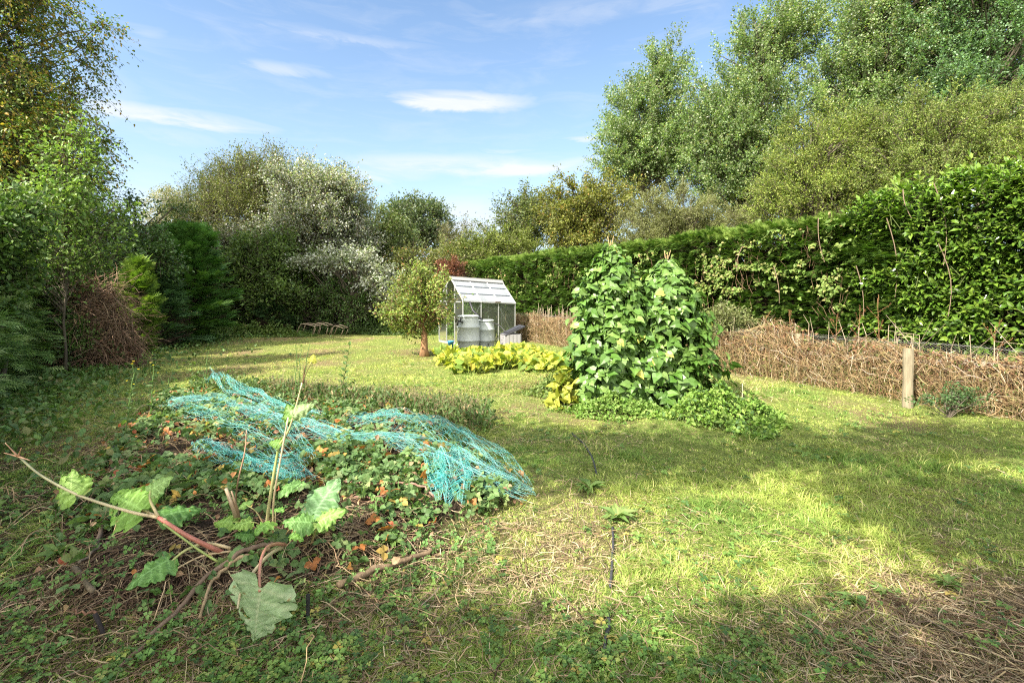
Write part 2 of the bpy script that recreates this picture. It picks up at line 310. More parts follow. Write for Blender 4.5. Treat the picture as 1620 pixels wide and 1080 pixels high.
def build_grass():
    rng = np.random.default_rng(11)
    x, y = polar(980000, 1.7, 19.5, 58, 1.06, rng); k = lawn_mask(x, y)
    d = dpoly(x, y, BED); k &= (d < .02+.1*rng.random(len(x)))
    dry = dry_at(x, y)
    lf = sstep(-.9, -2.4, x+(fbm(x, y, .8, 21)-.5)*2.0)*sstep(5.0, 2.6, y)
    k &= rng.random(len(x)) > np.clip(.78*dry+.45*lf+.4*(vnoise(x, y, .09, 57) < .30), 0, .90)*sstep(9, 5, y)
    x, y, dry = x[k], y[k], dry[k]; n = len(x); r = np.hypot(x, y)
    lush = fbm(x, y, .7, 40); tuft = sstep(.54, .74, vnoise(x, y, .28, 44))*sstep(.42, .6, lush)
    long = .020+.026*rng.random(n)+.09*tuft*rng.random(n)+.018*sstep(5, 9, y)
    for cx, cy_, rr in ((2.2, 3.1, .55), (1.5, 2.35, .4), (3.6, 4.4, .7), (1.9, 2.5, .35), (2.5, 3.9, .5), (1.0, 3.9, .25)):
        long = long+.10*rng.random(n)*np.exp(-((x-cx)**2+(y-cy_)**2)/rr**2)
    long = long*(1-.45*dry)*(.6+.8*vnoise(x, y, .06, 55))*(1-.25*sstep(8, 12, r)); w = (.0024+.0040*rng.random(n)**2)*(1+.10*np.maximum(r-2, 0))
    lean = .3+1.9*rng.random(n)**1.3; a = rng.normal(size=n)*1.0+14*vnoise(x, y, .22, 50)+5*vnoise(x, y, 1.3, 51)
    ax = np.stack([np.cos(a)*lean, np.sin(a)*lean, np.ones(n)], 1); nr = np.stack([np.cos(a), np.sin(a), -.8*lean], 1)
    g = sstep(.35, .65, fbm(x, y, .6, 61)); far = sstep(6, 11, y)
    c1 = np.array([.16, .27, .055]); c2 = np.array([.37, .44, .10]); c3 = np.array([.56, .55, .20]); c4 = np.array([.47, .38, .21])
    t = np.clip(.55*(1-g)+.35*rng.random(n)-.25*tuft+.22*far, 0, 1)[:, None]
    col = c1*(1-t)+c2*t
    u = (rng.random(n) < (.07+.25*dry+.10*(1-g)+.20*far))[:, None]; col = np.where(u, c3, col)
    u = (rng.random(n) < (.03+.34*dry))[:, None]; col = np.where(u, c4, col)
    col = col*(.75+.5*rng.random((n, 1)))
    s = Soup(); s.inst(BLADE, np.stack([x, y, hgt(x, y)-.004], 1), ax, nr, np.stack([w, long, long], 1), col)
    s.build('lawn_grass', M_GRASS, kind='stuff', label='rough mown grass, green and straw coloured, covering the garden', category='grass')
    # dry thatch lying flat
    x, y = polar(98000, 1.7, 12, 58, 1.1, rng); dry = dry_at(x, y); bed = dpoly(x, y, BED)
    k = lawn_mask(x, y) & (rng.random(len(x)) < .09+.80*dry+.10*sstep(3.4, 2.2, y)) & (bed < .15); x, y = x[k], y[k]; n = len(x)
    a = rng.random(n)*math.pi*2; dr = sstep(.3, 1, 1-np.hypot((x-2.7)/1.6, (y-2.2)/.7)); a = a*(1-.75*dr)+dr*(2.5)
    L_ = .03+.06*rng.random(n)+.08*dr*rng.random(n); w = .002+.002*rng.random(n)
    ax = np.stack([np.cos(a), np.sin(a), .25*rng.normal(size=n)], 1)
    col = pick([(3, .34, .26, .15), (3, .23, .17, .10), (2, .46, .38, .24), (1.5, .12, .085, .055)], n, .3, rng)
    s = Soup(); s.inst(CHIP, np.stack([x, y, hgt(x, y)+.004+.022*rng.random(n)], 1), ax, rdir(n, 2, rng), np.stack([w*(1+.1*np.hypot(x, y)), L_, L_], 1), col)
    s.build('dry_thatch', M_DRY, kind='stuff', label='dead straw coloured grass clippings lying between the living grass', category='dry grass')
    # broad leaved lawn weeds
    x, y = polar(90000, 1.7, 14, 58, 1.15, rng); pat = sstep(.46, .60, vnoise(x, y, .13, 66)+.25*(vnoise(x, y, .5, 67)-.5))
    pz = fbm(x, y, .55, 77); zone = np.clip(sstep(.50, .62, pz)*.55+sstep(.2, -1.5, x+(pz-.5)*1.5)*sstep(6.5, 3, y)*.9+.8*np.exp(-(((x+.1)/.9)**2+((y-2.05)/.35)**2))+.8*sstep(-4.2, -6, x)*sstep(11, 6, y)+.5*sstep(3.0, 4.5, x)*sstep(5.5, 3.5, y), 0, 1)
    bed = dpoly(x, y, BED)
    k = lawn_mask(x, y) & (rng.random(len(x)) < zone*(.08+.92*pat)*np.clip(.55+.45*sstep(.5, -1.8, x)+.4*sstep(3, 5, y), 0, 1)) & (bed < -.03); x, y = x[k], y[k]; n = len(x)
    r = np.hypot(x, y); sz = (.008+.022*rng.random(n)**2.2)*(1+.09*np.maximum(r-2, 0))
    col = pick([(4, .11, .22, .045), (3, .16, .30, .06), (2, .07, .16, .04), (1, .25, .34, .08), (.4, .36, .3, .08)], n, .25, rng)
    s = Soup(); a = rdir(n, .2, rng); a[:, 2] = .15*np.abs(a[:, 2])
    s.inst(TREF, np.stack([x, y, hgt(x, y)+.012+.035*rng.random(n)], 1), a, rdir(n, 2.4, rng), sz, col)
    s.build('clover_and_buttercup_leaves', M_MATTE, kind='stuff', label='small three lobed weed leaves spread through the turf', category='ground cover')
    # feathery ground cover by the left hedge and soil
    x = rng.uniform(-11.5, -3.2, 52000); y = rng.uniform(1.6, 17.8, 52000)
    left = np.interp(y, [0, 4.6, 11.3, 18, 40], [-5.0, -5.3, -9.6, -11.3, -12]); dd = x-left
    k = (dd > -.9) & (rng.random(len(x)) < np.exp(-np.maximum(dd-.25, 0)/(.30+.025*y))) ; x, y = x[k], y[k]; n = len(x)
    col = pick([(4, .08, .17, .04), (3, .12, .23, .05), (1, .19, .24, .07)], n, .3, rng)
    s = Soup(); s.inst(LEAF, np.stack([x, y, hgt(x, y)+.02+.10*rng.random(n)], 1), rdir(n, .3, rng), rdir(n, 1.8, rng), .05+.06*rng.random(n), col)
    s.build('ground_ivy', M_LEAF, kind='stuff', label='ivy and nettles creeping out from under the left hedge', category='ground cover')
build_grass()
# ------------------------------------------------------------ trees
def polyn(P, K):
    P = np.asarray(P, float); t = np.linspace(0, len(P)-1, K); i = np.minimum(t.astype(int), len(P)-2); f = (t-i)[:, None]
    return P[i]*(1-f)+P[i+1]*f
def tree(name, label, cat, base, tr, env, ncl, lpc, ls, T, pal, group=None, m=None, twl=.7, ntw=7, up=.25, out=.9, droop=0., top=None,
         nup=.8, shell=.45, seed=1, bark=(.12, .10, .075), twc=None, zmin=0.1, trunks=1, cj=.22, outl=.25, keep=None, tw_r=.006, amin=.10, limb=.18):
    rng = np.random.default_rng(seed); base = np.array([base[0], base[1], float(hgt(base[0], base[1]))-.05])
    th = thing(name, label, cat, base, group)
    env = np.array(env, float); E = env[:, :3]; Rr = env[:, 3:6]; vol = Rr.prod(1)**.8; ei = rng.choice(len(env), ncl, p=vol/vol.sum())
    d = nrm(rng.normal(size=(ncl, 3)))
    ph = rng.random((4, 3))*6; wob = sum(np.sin(d@nrm(rng.normal(size=3))*(2.5+1.3*k)*1.7+ph[k, 0]) for k in range(4))/4
    rr = rng.random(ncl)**shell*(1+outl*wob*1.6)
    c = E[ei]+d*Rr[ei]*rr[:, None]; k = c[:, 2] > zmin
    if keep is not None: k &= keep(c)
    c, d, ei = c[k], d[k], ei[k]; n = len(c)
    zt = top if top else c[:, 2].max()*.93
    # trunk(s)
    sp = Soup(); ends = []
    for q in range(trunks):
        a = q*2.4+seed; off = .0 if trunks == 1 else .25*tr*6
        b0 = base+np.array([math.cos(a), math.sin(a), 0])*off*.5
        cx = E[:, :2].mean(0); tp = np.array([cx[0]+math.cos(a)*off*2, cx[1]+math.sin(a)*off*2, zt])
        K = 9; t = np.linspace(0, 1, K)[:, None]; P = b0*(1-t)+tp*t; P[:, :2] += (rng.normal(size=(K, 2))*.035*min(1, tr*9)*(zt-base[2])**.8)*np.sin(t*math.pi)
        R = tr*(1-.86*t[:, 0])*(1+.5*np.exp(-t[:, 0]*25)); sp.tubes(P, R, np.array(bark), 9); ends.append(P)
    sp.build('trunk', M_BARK, th, smooth=True)
    # limbs
    ti = rng.integers(0, trunks, n); TP = np.stack(ends)[ti]
    hd = np.hypot(c[:, 0]-TP[:, -1, 0], c[:, 1]-TP[:, -1, 1]); za = np.clip(c[:, 2]-hd*(.55+.5*rng.random(n))-.2, base[2]+amin*(zt-base[2]), zt)
    tt = (za-base[2])/(zt-base[2])*8; i0 = np.clip(tt.astype(int), 0, 7); ff = (tt-i0)[:, None]; ar = np.arange(n)
    A = TP[ar, i0]*(1-ff)+TP[ar, i0+1]*ff; mid = (A+c)/2; mid[:, 2] += (.12-.4*droop)*hd
    u = np.linspace(0, 1, 6)[None, :, None]; P = A[:, None]*(1-u)**2+2*mid[:, None]*u*(1-u)+c[:, None]*u**2
    P[:, 1:-1] += rng.normal(size=(n, 4, 3))*.03*hd[:, None, None]
    Lr = (limb*tr*(.5+rng.random(n)))[:, None]*np.linspace(1, .22, 6)[None]+.003; Lr = np.minimum(Lr, .07)
    br = Soup(); br.tubes(P, Lr, np.array(bark), 4)
    # twigs
    ctr = E[ei]; do = nrm(c-ctr+np.array([0, 0, .01]))
    td = nrm(do[:, None]*out+rng.normal(size=(n, ntw, 3))*.75+np.array([0, 0, up])); tl = twl*(.55+.9*rng.random((n, ntw)))
    s0 = c[:, None]-td*tl[..., None]*.15; e0 = s0+td*tl[..., None]; e0[..., 2] -= droop*tl**1.3
    Pm = (s0+e0)/2; Pm[..., 2] += droop*tl*.25
    br.tubes(np.stack([s0, Pm, e0], 2).reshape(-1, 3, 3), np.array([1., .7, .35])[None]*np.full((n*ntw, 1), tw_r), np.array(twc or bark), 3, cap=False)
    br.build('branches', M_BARK, th)
    # leaves
    w = rng.integers(0, ntw, (n, lpc)); t = rng.random((n, lpc, 1))**.8; ix = np.arange(n)[:, None]
    S0, EE = s0[ix, w], e0[ix, w]; PM = Pm[ix, w]
    p = S0*(1-t)**2+2*t*(1-t)*(2*PM-(S0+EE)/2)+EE*t*t+rng.normal(size=(n, lpc, 3))*ls*.75
    ax = nrm(nrm(EE-S0)+rng.normal(size=(n, lpc, 3))*.8-np.array([0, 0, droop*.8])); nn = rng.normal(size=(n, lpc, 3))+np.array([0, 0, nup*2])
    col = pick(pal, n*lpc, .16, rng)*np.repeat(1+(rng.random((n, 1))-.5)*2*cj, lpc, 0)
    lf = Soup(); lf.inst(T, p.reshape(-1, 3), ax.reshape(-1, 3), nn.reshape(-1, 3), ls*(.6+.7*rng.random(n*lpc)), col)
    lf.build('crown', m or (M_POP if 'poplar' in name else M_LEAF), th)
    return th

def conifer(name, label, base, hgt_, rad, ns, size, pal, seed, T=SPRAY, prof=None, cat='conifer', up=.35, group=None, core=True, tilt=.0):
    rng = np.random.default_rng(seed); bz = float(hgt(base[0], base[1])); b = np.array([base[0], base[1], bz])
    th = thing(name, label, cat, b, group); prof = prof or (lambda t: np.minimum(1, t*5+.6)*(1-t**1.8)**.8)
    q = 26; nb = ns//q; t = rng.random(nb)**.85; a = rng.random(nb)*2*math.pi
    lump = 1+.14*np.sin(a*3+t*7+seed)+.16*rng.normal(size=nb)
    r = np.maximum(rad*prof(t)*lump, .08); bd = nrm(np.stack([np.cos(a), np.sin(a), up*.7+t*1.1+.15*rng.normal(size=nb)], 1)); side = nrm(np.cross(bd, [0, 0, 1.]))
    u = .30+.70*rng.random((nb, q, 1))**.7; wd = (1.15-u)*rad*.42
    p = b+np.stack([0*t, 0*t, t*hgt_], 1)[:, None]+bd[:, None]*(r[:, None, None]*u)+side[:, None]*wd*rng.normal(size=(nb, q, 1))*.6+rng.normal(size=(nb, q, 3))*.035
    p[..., 2] = np.maximum(p[..., 2]-.12*u[..., 0]**2*r[:, None], b[2]+.03)
    ax = bd[:, None]+side[:, None]*rng.normal(size=(nb, q, 1))*.6+rng.normal(size=(nb, q, 3))*.18; nn = np.array([0, 0, 1.])+rng.normal(size=(nb, q, 3))*.35; n_ = nb*q
    s = Soup(); s.inst(T, p.reshape(-1, 3), ax.reshape(-1, 3), nn.reshape(-1, 3), size*(.5+.6*rng.random(n_)), pick(pal, n_, .18, rng)*np.repeat(1+.22*rng.normal(size=(nb, 1)).clip(-1.5, 1.5), q, 0))
    s.build('foliage', M_CON, th)
    s = Soup(); K = 9; tz = np.linspace(0, 1, K); s.tubes(b+np.stack([0*tz, 0*tz, tz*hgt_*.93], 1), .03+rad*.06*(1-tz), (.07, .05, .035), 7)
    n = 220; t = rng.random(n)*.9; a = rng.random(n)*6.283; r = rad*prof(t)*.85
    q0 = b+np.stack([0*a, 0*a, t*hgt_*.9], 1); q1 = b+np.stack([np.cos(a)*r, np.sin(a)*r, t*hgt_*.9+r*.35], 1)
    s.tubes(np.stack([q0, (q0+q1)/2, q1], 1), np.array([.02, .014, .006]), (.07, .05, .035), 4); s.build('trunk', M_BARK, th)
    return th
POP = K([(3, .13, .235, .07), (2, .20, .31, .11), (2, .28, .36, .18), (1, .085, .16, .045), (.03, .35, .28, .06)], 1.0)
WIL = K([(3, .115, .175, .025), (3, .155, .215, .035), (2, .08, .135, .02), (1, .20, .23, .06)], 1.4)
GRN = [(3, .06, .125, .025), (3, .09, .165, .035), (1, .13, .19, .05)]
SIL = [(4, .36, .36, .33), (2, .24, .25, .21), (2, .45, .45, .42), (2, .10, .14, .06), (.5, .30, .25, .14)]
def X(px, Y): return (px-PXC)/F*Y
def Zp(py, Y): return H+(PYH-py)/F*Y
def egg(px, py, Y, rx, ry, rY=None):   # envelope given as photo pixels at depth Y -> metres
    return (X(px, Y), Y, Zp(py, Y), rx*Y/F, (rY if rY else rx*Y/F), ry*Y/F)
# poplars behind the hedge on the right
tree('poplar_tree', 'shorter poplar with sky showing round its crown, leftmost of the tall poplars', 'tree', (X(1025, 42), 42), .26,
     [egg(1025,210,42,70,90), egg(1050,120,42,32,42), egg(1000,245,42,58,50), egg(1060,250,42,55,60)], 560, 165, .155, DIAW, POP, 'tall poplars behind the hedge', twl=1.65, ntw=6, up=1.15, seed=3, cj=.3)
tree('poplar_tree', 'tall pointed poplar second from the left, its top just inside the picture', 'tree', (X(1190, 38), 38), .3,
     [egg(1180,200,38,90,120), egg(1215,75,38,60,70), egg(1255,50,38,40,45), egg(1150,240,38,78,75), egg(1185,300,38,80,40)], 780, 175, .15, DIAW, POP, 'tall poplars behind the hedge', twl=1.65, ntw=6, up=1.15, seed=4, cj=.3)
tree('poplar_tree', 'broad high poplar in the middle of the row, rising above the picture edge', 'tree', (X(1390, 35), 35), .34,
     [egg(1370,150,35,85,140), egg(1430,40,35,90,110), egg(1330,220,35,60,90), egg(1370,270,35,80,50)], 840, 175, .145, DIAW, POP, 'tall poplars behind the hedge', twl=1.65, ntw=6, up=1.15, seed=5, cj=.3)
tree('poplar_tree', 'highest poplar at the right end of the row above the laurel', 'tree', (X(1560, 32), 32), .36,
     [egg(1560,90,32,100,160), egg(1500,0,32,80,100), egg(1640,100,32,90,180), egg(1500,170,32,70,80)], 780, 170, .14, DIAW, K([(3, .12, .24, .095), (2, .18, .31, .14), (2, .08, .17, .06)], 1.1), 'tall poplars behind the hedge', twl=1.5, ntw=6, up=1.15, seed=6, cj=.3)
# willows in front of the poplars
G = 'willows between hedge and poplars'
tree('willow_tree', 'round olive green willow above the middle of the clipped hedge', 'tree', (X(1290, 20), 20), .14,
     [egg(1290,270,20,80,72), egg(1240,300,20,50,50), egg(1350,235,20,65,55), egg(1300,320,20,110,50)], 460, 150, .085, LEAFN, WIL, G, twl=.7, up=.5, seed=8, trunks=3, nup=.5)
tree('willow_tree', 'spreading olive green willow rising behind the laurel', 'tree', (X(1460, 18), 18), .15,
     [egg(1440,225,18,85,62), egg(1530,240,18,95,68), egg(1590,200,18,80,45), egg(1500,190,18,60,35), egg(1430,290,18,110,55)], 560, 150, .08, LEAFN, K([(3, .10, .165, .028), (3, .14, .20, .038), (1, .19, .23, .06)], 1.25), G, twl=.7, up=.5, seed=9, trunks=3, nup=.5)
tree('willow_tree', 'yellow green leafy willow at the far right above the laurel', 'tree', (X(1640, 16), 16), .12,
     [egg(1640,250,16,60,50)], 110, 110, .085, LEAFN, WIL, G, twl=.6, up=.5, seed=10, trunks=2)
tree('sallow_bush', 'dome shaped grey olive sallow between the hedge top and the first poplar', 'bush', (X(1065, 26), 26), .12,
     [egg(1065,345,26,70,48), egg(1030,360,26,50,42), egg(1105,355,26,40,40), egg(1060,375,26,85,35), egg(1150,360,26,40,40)], 460, 170, .085, LEAFN, [(3, .15, .165, .055), (3, .19, .20, .08), (1, .12, .13, .04)], twl=.6, up=.5, seed=12, trunks=3, outl=.12, nup=.4)
tree('field_maple', 'yellowing green tree over the left part of the clipped hedge', 'tree', (X(915, 31), 31), .2,
     [egg(930,330,31,66,52), egg(890,340,31,45,45), egg(965,320,31,50,40), egg(930,385,31,60,35)], 360, 110, .12, DIAW, [(3, .13, .17, .03), (3, .17, .205, .04), (1, .24, .23, .05), (.2, .4, .24, .07)], twl=.8, up=.4, seed=13, trunks=2)
tree('crack_willow', 'dark leafed tree with open twiggy top beside the gap of sky', 'tree', (X(840, 34), 34), .2,
     [egg(840,350,34,48,42), egg(830,330,34,30,26), egg(800,385,34,40,35)], 240, 85, .13, DIAW, [(3, .08, .13, .035), (2, .12, .17, .045), (1, .16, .19, .05)], twl=1.0, up=.5, seed=14)
# far middle
tree('distant_poplar', 'rounded far poplar standing alone against the sky in the gap', 'tree', (X(655, 44), 44), .3,
     [egg(655,355,44,45,45), egg(640,335,44,24,26), egg(690,360,44,20,38), egg(620,375,44,28,35)], 300, 75, .2, DIAW, [(3, .07, .12, .05), (2, .11, .165, .07), (1, .16, .2, .10)], twl=1.1, up=.5, seed=15, outl=.4)
for i, (px, w_, h0, lab) in enumerate([(712, 11, 362, 'thin half bare sapling nearest the far poplar'), (738, 13, 360, 'thin sapling midway in the gap of low sky'), (768, 14, 372, 'low sapling touching the dark tree right of the gap')]):
    tree('sapling', lab, 'tree', (X(px, 38), 38), .07, [egg(px, h0+32, 38, w_, 34)], 46, 60, .13, DIA, [(2, .15, .15, .07), (2, .10, .13, .04), (1, .2, .17, .09)], 'thin far saplings in the gap', twl=1.2, up=1.2, seed=20+i)
tree('hazel_bush', 'yellow green hazel bush left of the greenhouse roof, behind the fruit tree', 'bush', (X(655, 22), 22), .09,
     [egg(660,440,22,62,42), egg(620,450,22,40,50), egg(705,430,22,45,36), egg(640,490,22,70,35)], 300, 100, .095, LEAF, [(3, .11, .155, .03), (3, .15, .185, .045), (1, .2, .2, .06), (.3, .35, .2, .08)], twl=.6, up=.4, seed=24, trunks=4)
tree('hornbeam_bush', 'light green bushes at the far end of the clipped hedge', 'bush', (X(765, 27), 27), .09,
     [egg(760,400,27,50,26), egg(725,415,27,45,30), egg(810,395,27,45,30)], 240, 100, .1, LEAF, [(3, .12, .18, .03), (2, .16, .21, .04)], twl=.5, up=.4, seed=25, trunks=4)
tree('copper_beech', 'low copper leafed beech just behind the greenhouse ridge', 'bush', (X(712, 18.6), 18.6), .06,
     [egg(713,424,18.6,22,15), egg(712,440,18.6,24,20)], 85, 110, .055, LEAF, [(3, .16, .06, .035), (2, .10, .04, .025), (1, .26, .12, .06)], twl=.22, up=.4, seed=26, trunks=2, tw_r=.004)
# back of the garden
tree('silver_birch', 'pale yellowing birch with hanging twigs at the back left', 'tree', (X(262, 30), 30), .12,
     [egg(262,335,30,30,50), egg(240,372,30,24,28), egg(290,350,30,22,42)], 130, 80, .11, DIA, [(3, .30, .28, .13), (2, .20, .22, .09), (1, .13, .17, .05)], twl=1.3, up=-.1, droop=.7, seed=30, bark=(.45, .43, .4), outl=.4)
tree('osier_willow', 'dark slender osier with feathery spires, nearest the birch', 'tree', (X(335, 24), 24), .1,
     [egg(335,345,24,42,58), egg(310,360,24,35,45), egg(345,300,24,18,34), egg(313,300,24,6,24), egg(334,285,24,6,22), egg(352,275,24,6,20)], 220, 95, .1, LEAFN, [(3, .075, .115, .035), (2, .11, .155, .05), (1, .16, .18, .07)], 'osier willows at the back', twl=1.1, up=1.3, seed=31, trunks=3)
tree('osier_willow', 'bushy spired osier with yellow green middle beside the silver leafed tree', 'tree', (X(405, 23), 23), .12,
     [egg(400,330,23,62,62), egg(390,285,23,40,34), egg(440,300,23,36,36), egg(372,268,23,7,24), egg(392,262,23,7,22), egg(415,258,23,7,20), egg(432,262,23,7,22), egg(456,268,23,8,22)], 330, 100, .1, LEAFN, [(3, .10, .145, .035), (2, .15, .19, .05), (1, .19, .21, .08)], 'osier willows at the back', twl=1.1, up=1.3, seed=32, trunks=3)
tree('white_poplar', 'big silvery white leafed tree at the back of the lawn', 'tree', (X(500, 21), 21), .16,
     [egg(505,345,21,72,62), egg(480,300,21,55,42), egg(540,330,21,42,52), egg(470,390,21,60,45), egg(560,400,21,40,40)], 560, 130, .08, DIAW,
     [(3, .32, .34, .30), (2, .22, .25, .19), (1.4, .44, .45, .41), (4, .13, .20, .07), (.6, .30, .25, .14)], twl=.9, up=.6, seed=33, trunks=3, cj=.4, nup=.3)
tree('whitebeam', 'low spreading branch of bright white leaves over dark undergrowth', 'tree', (X(545, 18.5), 18.5), .08,
     [egg(550,412,18.5,58,14), egg(600,440,18.5,30,16), egg(500,412,18.5,34,11), egg(620,462,18.5,22,14)], 90, 90, .085, DIAW, [(3, .38, .40, .34), (2, .28, .30, .24), (2, .13, .2, .07)], twl=.55, up=.2, seed=34, cj=.3)
tree('elder_bush', 'fresh green leafy bush in front of the silver leafed tree', 'bush', (X(430, 19), 19), .09,
     [egg(425,415,19,56,46), egg(380,430,19,40,50), egg(440,460,19,60,40)], 300, 90, .1, LEAF, [(3, .09, .17, .03), (2, .13, .22, .045), (2, .055, .11, .025)], twl=.5, up=.3, seed=35, trunks=4)
tree('goat_willow', 'grey green leafy willow between the elder and the dark conifer', 'bush', (X(350, 20), 20), .09,
     [egg(355,400,20,45,40), egg(340,430,20,40,45)], 190, 90, .09, LEAF, [(3, .13, .16, .10), (2, .18, .2, .14), (2, .07, .11, .04)], twl=.6, up=.5, seed=36, trunks=3)
tree('mid_ash_tree', 'plain green tree right of the silver leafed tree', 'tree', (X(600, 25), 25), .14,
     [egg(605,385,25,45,48), egg(575,360,25,30,35), egg(560,420,25,60,45)], 260, 90, .11, LEAF, [(3, .075, .13, .03), (2, .11, .165, .04), (1, .16, .2, .06)], twl=.7, up=.5, seed=37)
tree('ivy_thicket', 'dark ivy clad thicket closing the far end of the lawn', 'thicket', (X(500, 19.6), 19.6), .1,
     [egg(400,480,19.6,60,55,1), egg(480,475,19.6,65,60,1), egg(560,490,18.9,65,50,.8), egg(540,465,18.6,55,22,.6), egg(630,500,19.6,50,45,1), egg(700,500,21,60,45,1), egg(350,480,20,50,60,1.2)], 760, 95, .085, LEAF,
     [(3, .05, .11, .025), (3, .075, .155, .03), (1, .12, .2, .05)], twl=.42, up=.0, droop=.3, seed=38, trunks=6, m=M_GLOSS, shell=.4)
conifer('young_spruce', 'small dark spruce in front of the ivy thicket', (X(432, 18.3), 18.3), 1.5, .75, 1500, .28, [(2, .045, .11, .035), (1, .065, .14, .045)], 40, T=SPRAYN)
# left side
BEE = [(3.4, .06, .115, .018), (3, .095, .15, .022), (1.4, .19, .15, .025), (.7, .23, .14, .025), (2, .17, .19, .028)]
tree('beech_tree', 'large beech with orange tinged leaves filling the top left corner', 'tree', (-16.3, 12.5), .42,
     [(-15.6, 12.3, 8.4, 4.2, 3.4, 3.0), (-15.2, 12.0, 5.6, 4.0, 3.4, 2.4), (-15.6, 12.3, 10.9, 3.3, 2.8, 1.9), (-12.5, 12.0, 4.8, 1.5, 1.8, 1.3)], 1350, 190, .078, LEAF, K(BEE, 1.6), twl=.9, up=-.15, droop=.42, seed=50, shell=.45, limb=.07, cj=.35, outl=.2, nup=1.2)
tree('hornbeam_tree', 'darker tree behind the beech reaching down to the left hedge', 'tree', (-14.5, 16), .25,
     [(-14.5, 16, 3.4, 3.2, 2, 2.2), (-12.5, 16.5, 2.6, 1.6, 1.5, 1.6), (-16.5, 15, 4.5, 3, 2, 2.6)], 420, 110, .09, LEAF, [(3, .05, .105, .025), (2, .08, .15, .035), (1, .13, .2, .05)], twl=.8, up=.1, droop=.2, seed=51)
tree('young_ash', 'slim pale green sapling with airy leaves in front of the beech', 'tree', (X(103, 9.2), 9.2), .026,
     [egg(112,262,9.2,34,50), egg(100,340,9.2,62,46), egg(85,410,9.2,70,36), egg(125,212,9.2,12,22)], 135, 60, .075, LEAF, [(3, .17, .31, .06), (2, .24, .38, .09), (1, .10, .20, .04)], twl=.55, up=.25, droop=.1, seed=52, nup=1.4, tw_r=.004, cj=.25)
tree('hazel_bush', 'green hazel leaning in at the left edge above the feathery conifer hedge', 'bush', (X(0, 7.4), 7.4), .04,
     [egg(0,345,7.4,48,40), egg(-30,400,7.4,60,60)], 80, 75, .085, LEAF, [(3, .07, .15, .03), (2, .11, .20, .04)], twl=.4, up=.2, seed=53, trunks=3, tw_r=.004)
tree('privet_bush', 'small light green bush at the foot of the dead bramble heap', 'bush', (X(117, 9.7), 9.7), .02,
     [egg(112,535,9.7,28,24)], 50, 60, .055, LEAF, [(3, .10, .20, .04), (2, .14, .25, .06)], twl=.2, up=.4, seed=54, trunks=4, tw_r=.003, m=M_GLOSS)
tree('laurel_bush', 'dark leafy shrub between the dead heap and the left hedge', 'bush', (X(60, 9.6), 9.6), .04,
     [egg(40,470,9.6,55,60), egg(20,520,9.6,60,45), egg(50,548,9.4,50,26)], 190, 70, .08, LEAF, [(3, .07, .14, .035), (2, .10, .19, .045)], twl=.35, up=.3, seed=55, trunks=3, tw_r=.004)
tree('holly_bush', 'shadowed shrubs filling behind the dead bramble heap', 'bush', (X(160, 13.2), 13.2), .06,
     [egg(150,430,13.2,80,50), egg(220,410,13.2,50,45), egg(90,450,13.2,60,70)], 260, 80, .085, LEAF, [(3, .055, .12, .03), (2, .08, .16, .035)], twl=.45, up=.2, seed=56, trunks=3, m=M_GLOSS)
conifer('dark_cypress', 'big dark green cypress at the far left corner of the lawn', (X(298, 15.3), 15.3), 3.45, 1.25, 7200, .36, [(3, .06, .165, .03), (2, .085, .21, .04), (1, .12, .26, .05)], 60,
        prof=lambda t: np.minimum(1, t*3+.62)*(1-np.clip(t, 0, 1)**3.2)**.7, cat='conifer')
conifer('golden_cypress', 'bright yellow green young cypress beside the dead bramble heap', (X(218, 11.8), 11.8), 2.2, .52, 2600, .28, [(3, .13, .25, .03), (2, .18, .30, .045), (1, .07, .15, .025)], 61,
        prof=lambda t: np.minimum(1, t*1.8+.35)*(1-np.clip(t, 0, 1)**2.4)**.8, up=1.0, cat='conifer')
conifer('shaded_spruce', 'low spreading dark conifer between the two cypresses', (X(252, 13.6), 13.6), 2.0, .95, 2600, .34, [(3, .055, .13, .045), (2, .075, .165, .06)], 62, T=SPRAYN, up=.1)
def dead_heap():
    rng = np.random.default_rng(70); Y = 10.3; c = np.array([X(143, Y), Y, 0.]); th = thing('dead_bramble_heap', 'tall heap of dead brown bramble stems between green bushes', 'bramble heap', c)
    n = 3400; d = nrm(rng.normal(size=(n, 3))); d[:, 2] = np.abs(d[:, 2]); r = rng.random(n)**.35
    p0 = c+d*np.array([.88, .7, 1.85])*r[:, None]; K = 6; P = np.zeros((n, K, 3)); P[:, 0] = p0; dirs = nrm(np.stack([-d[:, 1], d[:, 0], rng.normal(size=n)*1.0], 1)*np.where(rng.random((n, 1)) < .5, 1, -1)+rng.normal(size=(n, 3))*.5)
    for k in range(1, K): dirs = nrm(dirs+rng.normal(size=(n, 3))*.3+np.array([0, 0, -.25])); P[:, k] = P[:, k-1]+dirs*.15*(.5+rng.random((n, 1)))
    P[..., 2] = np.maximum(P[..., 2], .02); s = Soup(); s.tubes(P, .0025+.006*rng.random((n, 1))**2*np.linspace(1, .4, K)[None], pick([(3, .22, .14, .09), (2, .34, .24, .16), (1, .10, .06, .04)], n, .25, rng), 3, cap=False); s.build('stems', M_DRY, th)
    n = 16000; d = nrm(rng.normal(size=(n, 3))); d[:, 2] = np.abs(d[:, 2]); p = c+d*np.array([.85, .62, 1.75])*(.85+.3*np.sin(d[:, :1]*7+d[:, 2:]*9))*(rng.random((n, 1))**.25)
    s = Soup(); s.inst(LEAF, p, rdir(n, -.4, rng), rdir(n, .3, rng), .04+.05*rng.random(n), pick([(3, .19, .11, .07), (2, .11, .07, .045), (1, .28, .19, .11), (2, .09, .15, .04)], n, .3, rng)); s.build('dead_leaves', M_DRY, th)
dead_heap()
